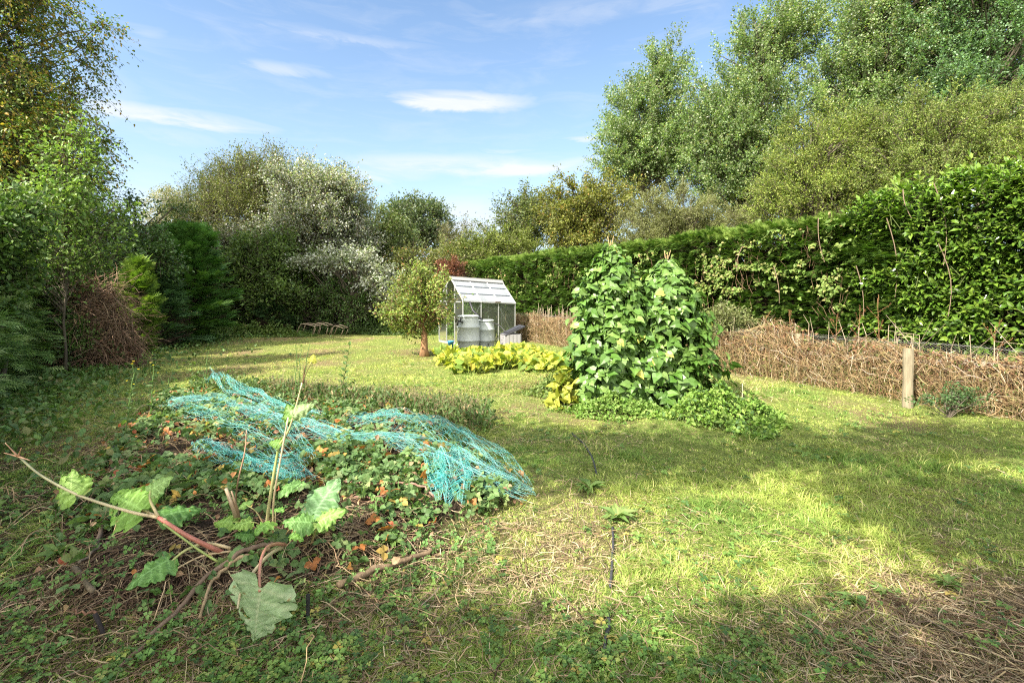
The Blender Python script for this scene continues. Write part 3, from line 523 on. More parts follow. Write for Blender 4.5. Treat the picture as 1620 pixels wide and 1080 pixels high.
# trees behind the camera that shade the foreground
def shade_trees():
    """the garden continues behind the camera: three broad trees whose crowns break the low sun"""
    rng = np.random.default_rng(80)
    # shaded areas of the lawn, as ground ellipses (x, y, rx, ry, density)
    E = [(-3.6,2.6,2.6,1.5,1.0), (-1.9,2.2,1.6,.55,1.0), (-5.6,4.6,1.5,2.0,1.0), (-2.4,4.4,1.3,.5,.4), (.7,5.1,1.2,.6,.95), (-.2,5.5,.6,.3,.8), (2.2,4.9,1.2,.5,.85), (3.9,5.2,1.4,.55,1.0), (5.4,5.3,1.2,.65,1.0),
         (1.3,4.35,.8,.25,.9), (.2,4.2,.6,.2,.9), (2.9,3.0,.35,.4,.9), (3.5,3.7,.9,.6,.95), (4.3,3.0,.9,.9,.8), (2.9,2.1,1.3,.42,.85), (1.25,2.15,.45,.28,.9), (.0,1.95,1.0,.3,.9),
         (-2.6,6.9,1.0,.3,.3), (-7.6,8.2,1.6,1.8,.8), (-9.2,12.0,1.4,2.0,.7), (6.8,4.6,1.2,1.3,1.0), (0,.6,4,.7,.9), (4,.6,3,.8,.9), (-4,.6,3,.9,.9), (5.6,2.4,.8,1.2,.8)]
    pts = []
    for x, y, rx, ry, w in E:
        n = int(46*math.sqrt(rx*ry)*w+rx*ry*w*w*48); a = rng.random(n)*6.283; r = np.sqrt(rng.random(n)); pts.append(np.stack([x+np.cos(a)*rx*r, y+np.sin(a)*ry*r], 1))
    g = np.concatenate(pts); n = len(g); h = 5.0+3.4*rng.random(n)
    k = h/math.tan(SUN_EL); c = np.stack([g[:, 0]+SAZ[0]*k, g[:, 1]+SAZ[1]*k, h], 1)
    lit = np.zeros(len(g), bool)
    for x, y, rx, ry in ((-.1,3.05,.75,.33), (1.6,3.3,.85,.75), (.6,2.45,.22,.6), (-.4,4.3,.7,.5), (2.5,6.2,3.5,.45), (-1.4,5.0,.7,.5)): lit |= ((g[:, 0]-x)/rx)**2+((g[:, 1]-y)/ry)**2 < 1
    c = c[(c[:, 1] < 1.0) & ~lit]
    cut = np.quantile(c[:, 0], [.33, .66]); lab = ['leafy tree behind the viewpoint, the one furthest to the left', 'leafy tree behind the viewpoint, between the two others', 'leafy tree behind the viewpoint, the one furthest to the right']
    for q in range(3):
        m = (c[:, 0] <= cut[0]) if q == 0 else ((c[:, 0] > cut[1]) if q == 2 else ((c[:, 0] > cut[0]) & (c[:, 0] <= cut[1])))
        cc = c[m]; n = len(cc); b = np.array([cc[:, 0].mean(), cc[:, 1].mean(), 0.]); th = thing('lime_tree', lab[q], 'tree', b, 'trees behind the viewpoint')
        s = Soup(); t = np.linspace(0, 1, 8); P = b+np.stack([.2*np.sin(t*5), .15*np.cos(t*4)-.15, t*7.2], 1); s.tubes(P, .17*(1-.75*t), (.12, .10, .08), 9); s.build('trunk', M_BARK, th, smooth=True)
        dt = np.linalg.norm(cc-P[6], axis=1); od = np.argsort(dt); A = np.zeros((n, 3))
        for k_, i_ in enumerate(od):
            if k_ < 5: A[i_] = P[3+k_ % 4]; continue
            prev = od[:k_]; A[i_] = cc[prev[np.argmin(np.linalg.norm(cc[prev]-cc[i_], axis=1)+.2*dt[prev])]]
        u = np.linspace(0, 1, 4)[None, :, None]; s = Soup(); s.tubes(A[:, None]*(1-u)+cc[:, None]*u, np.array([.018, .013, .009, .005]), (.12, .10, .08), 3); s.build('branches', M_BARK, th)
        L_ = 30; p = cc[:, None]+rng.normal(size=(n, L_, 3))*.17; s = Soup(); s.inst(DIAW, p.reshape(-1, 3), rdir(n*L_, -.2, rng), rdir(n*L_, 1, rng), .075+.05*rng.random(n*L_), pick(GRNP, n*L_, .2, rng)); s.build('crown', M_LEAF, th)
GRNP = [(3, .06, .125, .025), (3, .09, .165, .035)]
shade_trees()

# ------------------------------------------------------------ hedges
def hx(y, off=0): return 11.73+off-.6*y            # front face of the right hedge
HN = nrm(np.array([-1.0, -.6, 0])); HT = nrm(np.array([-.6, 1.0, 0]))
def leylandii():
    rng = np.random.default_rng(90); th = thing('conifer_hedge', 'long clipped dark green conifer hedge running down the right side', 'hedge', (hx(15), 15, 0))
    def P(y, z, depth): q = np.stack([hx(y), y, z], 1); return q-HN*depth[:, None]
    y0, y1 = 8.4, 27.0; top = lambda y: 3.05+.16*(fbm(y, y*0, 1.6, 91)-.5)+.12*(vnoise(y, y*0, .35, 92)-.5)
    nt_, q = 4200, 13; y = y0+(y1-y0)*rng.random(nt_)**1.35; z = .05+rng.random(nt_)*(top(y)-.15)
    bulge = .30*(fbm(y, z*1.0, .9, 93)-.5)+.22*(vnoise(y*1.0, z*1.8, .28, 94)-.5); c = P(y, z, .03-bulge+.10*rng.random(nt_))
    bd = nrm(HN+np.array([0, 0, .18])+rng.normal(size=(nt_, 3))*.25); u = rng.random((nt_, q, 1)); off = (HT*rng.normal(size=(nt_, q, 1))*.085+np.array([0, 0, 1.])*rng.normal(size=(nt_, q, 1))*.035)*(1.2-u)
    p = c[:, None]+bd[:, None]*(.20*u)+off; ax = bd[:, None]+off*4+rng.normal(size=(nt_, q, 3))*.2; nn = np.array([0, 0, 1.])+rng.normal(size=(nt_, q, 3))*.3; n = nt_*q
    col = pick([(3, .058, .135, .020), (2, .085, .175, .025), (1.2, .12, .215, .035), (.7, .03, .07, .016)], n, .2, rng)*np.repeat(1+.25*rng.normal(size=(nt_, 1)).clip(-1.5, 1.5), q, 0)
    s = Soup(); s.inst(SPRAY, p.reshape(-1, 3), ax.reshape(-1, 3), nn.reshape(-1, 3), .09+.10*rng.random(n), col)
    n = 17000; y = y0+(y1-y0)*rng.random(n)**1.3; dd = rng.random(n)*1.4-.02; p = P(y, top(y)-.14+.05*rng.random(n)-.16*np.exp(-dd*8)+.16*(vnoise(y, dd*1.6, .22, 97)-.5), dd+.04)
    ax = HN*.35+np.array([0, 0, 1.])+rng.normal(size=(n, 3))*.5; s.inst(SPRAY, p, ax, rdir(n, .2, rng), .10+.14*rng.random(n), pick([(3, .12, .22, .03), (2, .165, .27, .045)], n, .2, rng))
    n = 1800; z = rng.random(n)*3; p = P(np.full(n, y0)+rng.random(n)*.3, z, rng.random(n)*1.4); s.inst(SPRAY, p, -HT+rng.normal(size=(n, 3))*.4, rdir(n, 1.5, rng), .28, pick([(3, .035, .095, .018)], n, .2, rng))
    s.build('foliage', M_CON, th)
    s = Soup(); n = 900; y = y0+.2+(y1-y0-.4)*rng.random(n); p0 = P(y, 0*y, .75+.2*rng.normal(size=n)); p1 = p0+np.stack([.1*rng.normal(size=n), .1*rng.normal(size=n), 2.2+.5*rng.random(n)], 1); s.tubes(np.stack([p0, (p0+p1)/2, p1], 1), np.array([.05, .035, .015]), (.08, .055, .04), 5)
    n = 9000; y = y0+.2+(y1-y0-.4)*rng.random(n); z = rng.random(n)*2.7; p0 = P(y, z, .7+.1*rng.random(n)); p1 = P(y+.25*rng.normal(size=n), z+.15, .1+.12*rng.random(n)); s.tubes(np.stack([p0, (p0+p1)/2, p1], 1), np.array([.014, .01, .005]), (.07, .045, .03), 3, cap=False)
    # dead old foliage inside, coloured dark to put shade in the gaps
    n = 12000; y = y0+.1+(y1-y0-.2)*rng.random(n); z = rng.random(n)*2.85; s.inst(SPRAY, P(y, z, .32+.3*rng.random(n)), rdir(n, .1, rng), rdir(n, .3, rng), .42, pick([(3, .045, .03, .018), (1, .03, .04, .014)], n, .2, rng))
    s.build('inner_branches', M_DRY, th)
    # climbing hop / bindweed over it
    th = thing('climbing_bindweed', 'pale yellow green climbing bindweed scrambling over the conifer hedge', 'climbing plant', (hx(11), 11, 0)); s = Soup(); s2 = Soup()
    for yc, zc, sy, sz, m in ((10.6, 2.2, .9, .6, 1500), (11.6, 1.7, .8, .7, 1200), (9.6, 2.5, .5, .45, 700), (13.2, 2.3, 1.2, .4, 700), (9.3, 1.5, .3, .55, 380), (16.5, 2.2, 1.4, .5, 700), (20, 1.8, 1.5, .8, 600), (12.4, 1.1, .7, .3, 350)):
        y = yc+rng.normal(size=m)*sy*.6; z = np.clip(zc+rng.normal(size=m)*sz*.6, .5, 3.15); k = vnoise(y, z*1.3, .22, 96) > .60; y, z = np.maximum(y[k], 8.5), z[k]; m = len(y)
        s.inst(T_heart(.42), P(y, z, -.12-.1*rng.random(m)), HN*.5+rng.normal(size=(m, 3))*.5+np.array([0, 0, -.4]), HN+rng.normal(size=(m, 3))*.4+np.array([0, 0, .6]), .045+.04*rng.random(m), pick([(3, .13, .23, .04), (2, .19, .28, .06), (1, .27, .30, .09), (.1, .35, .25, .12)], m, .2, rng))
        q = 9; yy = yc+rng.normal(size=(q, 1))*sy*.5+np.cumsum(rng.normal(size=(q, 8))*.06, 1); zz = np.linspace(-.9, .9, 8)[None]*sz+zc+rng.normal(size=(q, 8))*.03; zz = np.clip(zz, .3, 3.2)
        s2.tubes(P(np.maximum(yy, 8.45).ravel(), zz.ravel(), np.full(q*8, -.13)).reshape(q, 8, 3), np.full((q, 8), .0045), (.20, .13, .08), 3, cap=False)
    s.build('leaves', M_MATTE, th); s2.build('vine', M_DRY, th)
leylandii()
def laurel():
    rng = np.random.default_rng(100); th = thing('laurel_hedge', 'glossy broad leafed laurel hedge with long bare shoots, tallest at the right edge', 'hedge', (hx(7.5), 7.5, 0))
    top = lambda y: 3.50-.30*np.clip((y-7.4)/1.8, -1, 1)-.35*sstep(8.6, 9.5, y)+.22*(fbm(y, y*0, .7, 101)-.5)
    y0, y1 = 3.6, 9.35
    def P(y, z, dep): return np.stack([hx(y), y, z], 1)-HN*dep[:, None]
    # rosettes: leaf sprays on shoot tips
    n = 4600; y = y0+(y1-y0)*rng.random(n); z = .55+rng.random(n)*(top(y)-.6); fade = sstep(9.5, 8.3, y)
    dep = -.12*fade-.55*(fbm(y, z*1.4, .7, 103)-.5)+.18*rng.random(n)-.10*sstep(2.5, 3.5, z)
    c = P(y, z, dep); keep = (rng.random(n) < .35+.65*fade) & (rng.random(n) < .25+sstep(.38, .56, vnoise(y, z*1.3, .34, 105))+.3*(z > 3)); c, y, z = c[keep], y[keep], z[keep]; n = len(c)
    up = np.where(z > top(y)-.5, 1.3, .45)[:, None]*np.array([0, 0, 1.]); sd = nrm(HN*.8+up+rng.normal(size=(n, 3))*.35)
    k = 9; u = nrm(np.cross(sd, rng.normal(size=(n, 3)))); v = np.cross(sd, u); s = Soup(); st = Soup()
    for j in range(k):
        a = j*2.4+rng.random(n)*.5; rad = u*np.cos(a)[:, None]+v*np.sin(a)[:, None]; t = j/k*.25
        p = c+sd*(t-.12)*1.0; ax = nrm(rad*(1.1-.06*j)+sd*(.35+.10*j)-np.array([0, 0, .12])); nn = sd+np.array([0, 0, .6])+rng.normal(size=(n, 3))*.2
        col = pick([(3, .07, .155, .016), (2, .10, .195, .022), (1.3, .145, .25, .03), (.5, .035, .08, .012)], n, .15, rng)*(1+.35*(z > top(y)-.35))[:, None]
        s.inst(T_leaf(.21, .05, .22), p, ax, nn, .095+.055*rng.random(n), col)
    st.tubes(np.stack([c-sd*.35, c, c+sd*.2], 1), np.array([.007, .005, .003]), (.12, .15, .05), 3, cap=False)
    # tall new shoots along the top
    for q in range(120):
        yy = rng.uniform(y0, 9.0); b = P(np.array([yy]), np.array([top(yy)-.15]), rng.uniform(-.1, .9, 1))[0]; d = nrm(np.array([0, 0, 1.])+rng.normal(size=3)*.25); L_ = rng.uniform(.2, .5)
        st.tubes(np.stack([b, b+d*L_]), np.array([.007, .003]), (.15, .19, .06), 3); m = int(L_*34); t = np.linspace(.15, 1, m)[:, None]
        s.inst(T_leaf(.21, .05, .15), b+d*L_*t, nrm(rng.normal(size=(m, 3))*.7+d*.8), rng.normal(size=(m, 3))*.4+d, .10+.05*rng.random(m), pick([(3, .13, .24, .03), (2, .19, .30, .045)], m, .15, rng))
    s.build('leaves', M_GLOSS, th)
    n = 1500; y = y0+(y1-y0)*rng.random(n); p0 = P(y, 0*y+.0, .6+.25*rng.random(n)); z = rng.random(n)*3; p1 = P(y+.4*rng.normal(size=n), z+.3, .25+.2*rng.random(n)); p0[:, 2] = z*.5
    st.tubes(np.stack([p0, (p0+p1)/2, p1], 1), np.array([.016, .012, .006]), (.09, .065, .045), 4, cap=False)
    n = 6500; y = y0+(y1-y0)*rng.random(n); z = rng.random(n)*(top(y)-.35); st.inst(LEAF, P(y, z, .35+.45*rng.random(n)), rdir(n, 0, rng), rdir(n, .5, rng), .2, pick([(3, .03, .035, .014), (2, .05, .035, .02)], n, .2, rng))  # inner leaves darkened so the gaps between rosettes read as shade
    st.build('inner_branches', M_DRY, th)
    # bare reddish stems hanging on the face
    for px, ya, yb, Y, lean in ((1440, 345, 470, 8.3, .10), (1512, 290, 420, 7.75, .12), (1395, 420, 500, 8.7, .05), (1530, 385, 500, 7.7, .12), (1325, 345, 415, 9.25, -.05), (1462, 300, 345, 8.1, -.04), (1245, 420, 480, 10.0, .04), (1180, 390, 430, 10.6, -.05)):
        a = pt(px, ya, Y); b = pt(px+14*np.sign(lean), yb, Y-.1); yy = (a[1]+b[1])/2
        for e in (a, b): e[0] = min(e[0], hx(e[1])-.32)
        t = np.linspace(0, 1, 7)[:, None]; q = a*(1-t)+b*t+np.array([lean, 0, 0])*np.sin(t*3.1)
        ss = Soup(); ss.tubes(q, .008*(1.15-.6*t[:, 0]), (.22, .16, .11), 5); ss.build('bare_stem', M_DRY, th)
laurel()
def left_hedge():
    rng = np.random.default_rng(110); A = np.array([-4.5, 2.0]); B = np.array([-9.2, 9.0]); th = thing('feathery_conifer_hedge', 'shaded blue green feathery conifer hedge at the left edge', 'hedge', (-6.6, 5.6, 0))
    t_ = nrm(B-A); nrm2 = np.array([t_[1], -t_[0]]); L_ = np.linalg.norm(B-A); nb, q = 620, 22; u = rng.random(nb); z = rng.random(nb)**.9*(2.2-.25*u+.2*(vnoise(u*L_, 0*u, .6, 111)-.5))
    f = (1-(z/2.5)**3)*.5+.35*(fbm(u*L_, z*1.5, .9, 112)-.5); xy = A+t_*(u*L_)[:, None]+nrm2*(f-.74)[:, None]; p = np.stack([xy[:, 0], xy[:, 1], z-.05], 1)
    N3 = np.array([nrm2[0], nrm2[1], 0]); bd = nrm(N3+np.array([.2, -.25, .22])+rng.normal(size=(nb, 3))*.28); side = nrm(np.cross(bd, [0, 0, 1.])); v_ = rng.random((nb, q, 1))**.7; bl = .45+.3*rng.random((nb, 1, 1))
    P = p[:, None]+bd[:, None]*bl*v_+side[:, None]*(1.1-v_)*.16*rng.normal(size=(nb, q, 1))+rng.normal(size=(nb, q, 3))*.02; P[..., 2] = np.maximum(P[..., 2]-.12*v_[..., 0]**2, .03)
    ax = bd[:, None]+side[:, None]*rng.normal(size=(nb, q, 1))*.6+rng.normal(size=(nb, q, 3))*.15-np.array([0, 0, .15]); n = nb*q; s = Soup()
    s.inst(SPRAY, P.reshape(-1, 3), ax.reshape(-1, 3), np.array([0, 0, 1.])+rng.normal(size=(n, 3))*.35, .15+.16*rng.random(n), pick([(3, .16, .30, .08), (2, .22, .37, .10), (1.4, .30, .46, .16)], n, .2, rng)*np.repeat(1+.2*rng.normal(size=(nb, 1)).clip(-1.5, 1.5), q, 0)); s.build('foliage', M_CON, th)
    s = Soup(); n = 5000; u = rng.random(n); z = rng.random(n)*1.95; xy = A+t_*(u*L_)[:, None]-nrm2*(.35+.4*rng.random((n, 1))); s.inst(SPRAY, np.stack([xy[:, 0], xy[:, 1], z], 1), rdir(n, .2, rng), rdir(n, .3, rng), .42, pick([(3, .04, .03, .018), (1, .03, .045, .02)], n, .2, rng))
    for q in range(9): xy = A+t_*L_*(q+.5)/9-nrm2*.5; s.tubes(np.array([[xy[0], xy[1], 0], [xy[0]+.03, xy[1], 1.9]]), np.array([.06, .02]), (.08, .06, .04), 7)
    s.build('inner_branches', M_DRY, th)
left_hedge()

# ------------------------------------------------------------ fence and dead growth on it
def fence():
    rng = np.random.default_rng(120); th = thing('wire_fence', 'old wire and rail fence on rounded wooden posts, buried in dead stems', 'fence', (5.6, 7.0, 0))
    ys = [6.75, 8.55, 10.4, 12.4, 14.6, 16.6]
    for i, y in enumerate(ys):
        x = fence_x(y)-(.68 if i == 0 else .07); g = float(hgt(x, y)); h = .82 if i == 0 else .85; s = Soup(); K = 9; t = np.linspace(0, 1, K)
        P = np.array([x, y, g-.1])+np.stack([.015*t, 0*t, t*(h+.1)], 1); s.tubes(P, (.062 if i == 0 else .05)*(1+.05*np.sin(t*9+i)), (.25, .21, .14), 12); o = s.build('post', M_WOOD, th)
        if i == 0: o['label'] = 'thick pale weathered post standing clear of the dead stems'
    def F(y, z, dep=0): return np.stack([fence_x(y)+dep, y, z+0*y], 1)
    s = Soup(); a, b = F(np.array([6.7, 4.2]), .60); s.bar(a+(0, 0, .03), b, .03, .07, (.38, .32, .25)); s.build('rail', M_WOOD, th)
    s = Soup(); a, b = F(np.array([6.85, 9.4]), .52); s.bar(a+(0, 0, .06), b, .03, .06, (.36, .30, .24)); s.build('rail', M_WOOD, th)
    s = Soup()
    for z in (.3, .6, .84): y = np.linspace(4, 17, 40); s.tubes(F(y, z+.02*np.sin(y*3)), np.full(40, .0025), (.3, .29, .27), 4)
    n = 340; y = np.linspace(4.2, 16.8, n)
    for sg in (-1, 1): P = np.stack([F(y, .05, .01), F(y+.42*sg, .48, .01), F(y, .88, .01)], 1); s.tubes(P, np.full((n, 3), .0013), (.33, .30, .27), 3, cap=False)
    s.build('wire_netting', M_METAL, th)
    # tangled dead stems: uncountable
    top = lambda y: .72+.30*(fbm(y, y*0, .8, 121)-.5)+.12*(vnoise(y, y*0, .17, 122)-.5)+.28*np.exp(-((y-8.85)/.42)**2)+.10*sstep(7.2, 5.5, y)+.12*sstep(11, 14, y)
    s = Soup(); n = 10500; y = 3.6+14*rng.random(n)**1.15; K = 6; z0 = rng.random(n)*top(y)*1.0; P = np.zeros((n, K, 3)); P[:, 0] = F(y, 0)-np.array([1, 0, 0])*(.32*rng.random(n)-.1)[:, None]-np.array([.10, .05, 0]); P[:, 0, 2] = z0
    d = nrm(rng.normal(size=(n, 3))*np.array([.35, .6, .9])+np.array([-.05, 0, .25]))
    for k in range(1, K):
        d = nrm(d+rng.normal(size=(n, 3))*np.array([.25, .38, .42])+np.array([0, 0, -.10])); P[:, k] = P[:, k-1]+d*.085*(.4+1.2*rng.random((n, 1)))
        tz = top(P[:, k, 1])*(1.02+.12*rng.random(n)); P[:, k, 2] = np.clip(P[:, k, 2], .01, tz); lim = fence_x(P[:, k, 1]); P[:, k, 0] = np.clip(P[:, k, 0], lim-.42, lim+.3)
    s.tubes(P, (.0011+.0030*rng.random((n, 1))**3)*np.ones((1, K)), pick([(4, .31, .215, .11), (3, .40, .30, .165), (1.0, .56, .48, .35), (3.5, .16, .095, .05)], n, .3, rng), 3, cap=False)
    n = 3600; y = 3.7+13.5*rng.random(n)**1.1; q = F(y, 0)-np.stack([.36*rng.random(n)-.1, 0*y, 0*y], 1); hh_ = top(y)*(.25+.85*rng.random(n)); P = np.stack([q, q+np.stack([.05*rng.normal(size=n), .06*rng.normal(size=n), .5*hh_], 1), q+np.stack([.10*rng.normal(size=n), .14*rng.normal(size=n), hh_], 1)], 1); s.tubes(P, np.array([.0026, .002, .001]), pick([(2, .40, .31, .16), (3, .28, .18, .09), (1, .2, .23, .07)], n, .25, rng), 3, cap=False)
    n = 170; y = 4+12*rng.random(n); q = F(y, 0); P = np.stack([q, q+np.stack([-.05+.1*rng.random(n), .1*rng.normal(size=n), .6+.5*rng.random(n)], 1), q+np.stack([-.1+.2*rng.random(n), .3*rng.normal(size=n), .9+.35*rng.random(n)], 1)], 1); s.tubes(P, np.array([.006, .005, .002]), (.45, .36, .26), 3)
    s.build('dead_bindweed_stems', M_DRY, kind='stuff', label='tangle of dead brown climbing stems covering the wire fence', category='dead stems')
    s = Soup(); n = 34000; y = 3.6+13.5*rng.random(n)**1.1; z = rng.random(n)**1.3*top(y); p = F(y, 0)-np.array([1., 0, 0])*(.38*rng.random(n)-.2)[:, None]; p[:, 2] = z+.01
    low = (z < .30*(1+.6*rng.normal(size=n)))[:, None]
    col = np.where(low, pick([(3, .15, .23, .045), (2, .22, .2, .07), (1, .08, .15, .035)], n, .25, rng), pick([(3.5, .22, .12, .065), (2, .30, .2, .11), (2, .12, .17, .045), (3, .11, .065, .04)], n, .3, rng))
    s.inst(LEAF, p, rdir(n, -.3, rng), nrm(HN+rng.normal(size=(n, 3))*.6), .025+.045*rng.random(n), col)
    s.build('withered_leaves', M_DRY, kind='stuff', label='brown withered leaves and low weeds caught along the fence', category='dead leaves')
    # dry dock heads above the fence
    for i, (px, y, h) in enumerate(((1375, 8.0, 1.35), (1400, 7.7, 1.5), (1352, 8.3, 1.2), (1270, 8.9, 1.25), (1500, 6.6, 1.15), (1235, 9.3, 1.15))):
        x = fence_x(y)+.25; s = Soup(); th2 = thing('dock_plant', ['rust brown seeding dock above the fence left of the post', 'tallest rust brown dock seed head directly behind the fence post', 'short branching dock seed head against the dark hedge', 'dry dock stalk over the middle of the fence', 'thin dock stalk over the fence right of the post', 'dry dock stalk over the dip of the fence'][i], 'weed', (x, y, 0), 'dry docks along the fence')
        m = 5; P = np.array([x, y, 0.])+np.stack([np.linspace(0, .06, m)*(1-2*(i % 2)), 0*np.arange(m), np.linspace(0, h, m)], 1); s.tubes(P, np.linspace(.006, .003, m), (.28, .16, .08), 4)
        for b in range(7): t0 = .5+.07*b; q = P[0]+(P[-1]-P[0])*t0; e = q+np.array([rng.normal()*.12, rng.normal()*.08, .12+.1*rng.random()]); s.tubes(np.stack([q, e]), np.array([.003, .002]), (.28, .16, .08), 3); k = 36; t = rng.random((k, 1)); s.inst(DIA, q*(1-t)+e*t+rng.normal(size=(k, 3))*.008, rdir(k, .5, rng), rdir(k, 0, rng), .014, pick([(3, .26, .11, .05), (1, .18, .15, .06)], k, .2, rng))
        s.build('stalk', M_DRY, th2)
fence()
tree('bramble_bush', 'fluffy pale green bramble beside the bean plants at the fence hump', 'bush', (X(1140, 10.0), 10.0), .02, [egg(1140,510,10.0,32,20,.35), egg(1170,518,10.0,24,14,.3)], 60, 90, .045, LEAF, [(3, .15, .20, .06), (2, .20, .24, .09)], twl=.25, up=.6, seed=130, trunks=4, tw_r=.003)
tree('nettle_patch', 'small dark green bramble growing out at the foot of the fence', 'bush', (X(1500, 6.25), 6.25), .01, [egg(1490,634,6.3,50,9,.2), egg(1525,626,6.3,22,12,.2)], 26, 40, .035, LEAF, [(3, .05, .12, .03), (2, .09, .16, .05)], twl=.12, up=.6, seed=131, trunks=4, tw_r=.002, zmin=.02)
# ------------------------------------------------------------ greenhouse
def glass_mat(name, tint, white=.0, rough=.08):
    m = mat(name); N = m.node_tree.nodes; L = m.node_tree.links; out = N['Material Output']; b = N['Principled BSDF']
    b.inputs['Base Color'].default_value = (*tint, 1); b.inputs['Roughness'].default_value = .5
    t = N.new('ShaderNodeBsdfTransparent'); t.inputs[0].default_value = (.86, .92, .88, 1); g = N.new('ShaderNodeBsdfGlossy'); g.inputs['Roughness'].default_value = rough
    n = N.new('ShaderNodeTexNoise'); n.inputs['Scale'].default_value = 3; n.inputs['Detail'].default_value = 5; tc = N.new('ShaderNodeTexCoord'); L.new(tc.outputs['Object'], n.inputs['Vector'])
    r = N.new('ShaderNodeMapRange'); L.new(n.outputs['Fac'], r.inputs[0]); r.inputs[1].default_value = .3; r.inputs[2].default_value = .7; r.inputs[3].default_value = white*.85; r.inputs[4].default_value = min(1, white*1.15+.02)
    m1 = N.new('ShaderNodeMixShader'); fr = N.new('ShaderNodeFresnel'); fr.inputs[0].default_value = 1.5; L.new(fr.outputs[0], m1.inputs[0]); L.new(t.outputs[0], m1.inputs[1]); L.new(g.outputs[0], m1.inputs[2])
    m2 = N.new('ShaderNodeMixShader'); L.new(r.outputs[0], m2.inputs[0]); L.new(m1.outputs[0], m2.inputs[1]); L.new(b.outputs[0], m2.inputs[2]); L.new(m2.outputs[0], out.inputs[0]); return m
M_GLASS = glass_mat('wall_glass', (.5, .55, .45), .07); M_ROOF = glass_mat('whitened_roof_glass', (.27, .29, .31), .80, .15)
def greenhouse():
    A = np.array([-1.44, 14.2]); th_ = math.radians(33); u = np.array([math.cos(th_), math.sin(th_)]); v = np.array([-math.sin(th_), math.cos(th_)]); Lg, Wg = 1.83, 1.66
    th = thing('greenhouse', 'small aluminium greenhouse with whitened roof panes behind two water butts', 'greenhouse', (A[0], A[1], 0))
    def P(a, b, z): q = A+u*a+v*b; return np.array([q[0], q[1], z-.05*a])
    e, r = 1.33, 2.04; col = (.44, .45, .44); W2 = Wg/2
    f = Soup()
    for a in np.linspace(0, Lg, 4):
        for b in (0, Wg): f.bar(P(a, b, 0), P(a, b, e), .028, .028, col, (u[0], u[1], 0))
    for a in (0, Lg):
        for b in ((.55, 1.11) if a == 0 else (.83,)): f.bar(P(a, b, 0), P(a, b, r-abs(b-W2)/W2*(r-e)), .028, .028, col, (u[0], u[1], 0))
        f.bar(P(a, 0, 0.03), P(a, Wg, .03), .04, .06, col); f.bar(P(a, 0, e-.02), P(a, Wg, e-.02), .02, .03, col)
    for b in (0, Wg): f.bar(P(0, b, .03), P(Lg, b, .03), .04, .06, col); f.bar(P(0, b, e+.005), P(Lg, b, e+.005), .05, .035, col)
    f.bar(P(.02, .02, .1), P(.6, .02, e-.05), .012, .02, col); f.bar(P(.02, .05, .9), P(.02, .5, e+.1), .02, .02, col)
    f.bar(P(Lg-.02, .05, .3), P(Lg-.6, .05, e-.05), .012, .02, col)
    f.build('frame', M_METAL, th)
    s = Soup(); nr = np.array([-v[0]*(r-e), -v[1]*(r-e), W2]); nr = nrm(nr)
    for a in np.linspace(0, Lg, 4):
        s.bar(P(a, -.03, e+.0), P(a, W2, r+.015), .03, .035, (.62, .63, .63), nr); s.bar(P(a, Wg+.03, e), P(a, W2, r+.015), .03, .035, col)
    s.bar(P(-.03, W2, r+.03), P(Lg+.03, W2, r+.03), .09, .045, (.42, .41, .38)); s.bar(P(-.02, W2-.09, r-.02), P(Lg+.02, W2-.09, r-.02), .13, .02, (.36, .35, .33), nr)
    s.build('roof_bars', M_METAL, th)
    s = Soup(); lap = Soup()
    for side in (0, 1):
        for i in range(3):
            a0, a1 = Lg/3*i+.018, Lg/3*(i+1)-.018
            for j in range(3 if side == 0 else 2):
                m = 3 if side == 0 else 2; t0, t1 = j/m*.93, (j+1)/m*.93; b0, b1 = W2*t0, W2*t1; z0, z1 = e+(r-e)*t0, e+(r-e)*t1
                if side: b0, b1 = Wg-b0, Wg-b1
                o = .012+.004*j; q = [P(a0, b0, z0+o), P(a1, b0, z0+o), P(a1, b1, z1+o-.003), P(a0, b1, z1+o-.003)]
                s.add(q, [(0,1,2),(0,2,3)], (.7,.7,.7))
                if j and side == 0: lap.bar(q[0]+(0,0,.006), q[1]+(0,0,.006), .03, .008, (.12, .14, .16), nr)
    s.build('roof_pane', M_ROOF, th); lap.build('pane_edges', M_METAL, th)
    s = Soup()
    for i in range(3):
        a0, a1 = Lg/3*i+.016, Lg/3*(i+1)-.016
        for b in (0, Wg):
            for z0, z1 in ((.07, .68), (.685, e-.02)): s.add([P(a0, b, z0), P(a1, b, z0), P(a1, b, z1), P(a0, b, z1)], [(0,1,2),(0,2,3)], (1,1,1))
    for a in (0, Lg):
        for b0, b1 in ((.015, .54), (.56, 1.10), (1.12, Wg-.015)):
            h0, h1 = r-abs(b0-W2)/W2*(r-e), r-abs(b1-W2)/W2*(r-e)
            if a == 0 and b0 > .5 and b0 < .6: continue
            s.add([P(a, b0, .07), P(a, b1, .07), P(a, b1, h1-.03), P(a, b0, h0-.03)], [(0,1,2),(0,2,3)], (1,1,1))
    s.build('wall_glass', M_GLASS, th)
    s = Soup(); q = P(1.17, -.05, e+.03); s.box(q, (.09, .03, .014), (.16, .13, .11), np.array([[u[0], u[1], 0], [v[0], v[1], 0], [0, 0, 1.]])); s.build('vent_catch', M_BLK, th)
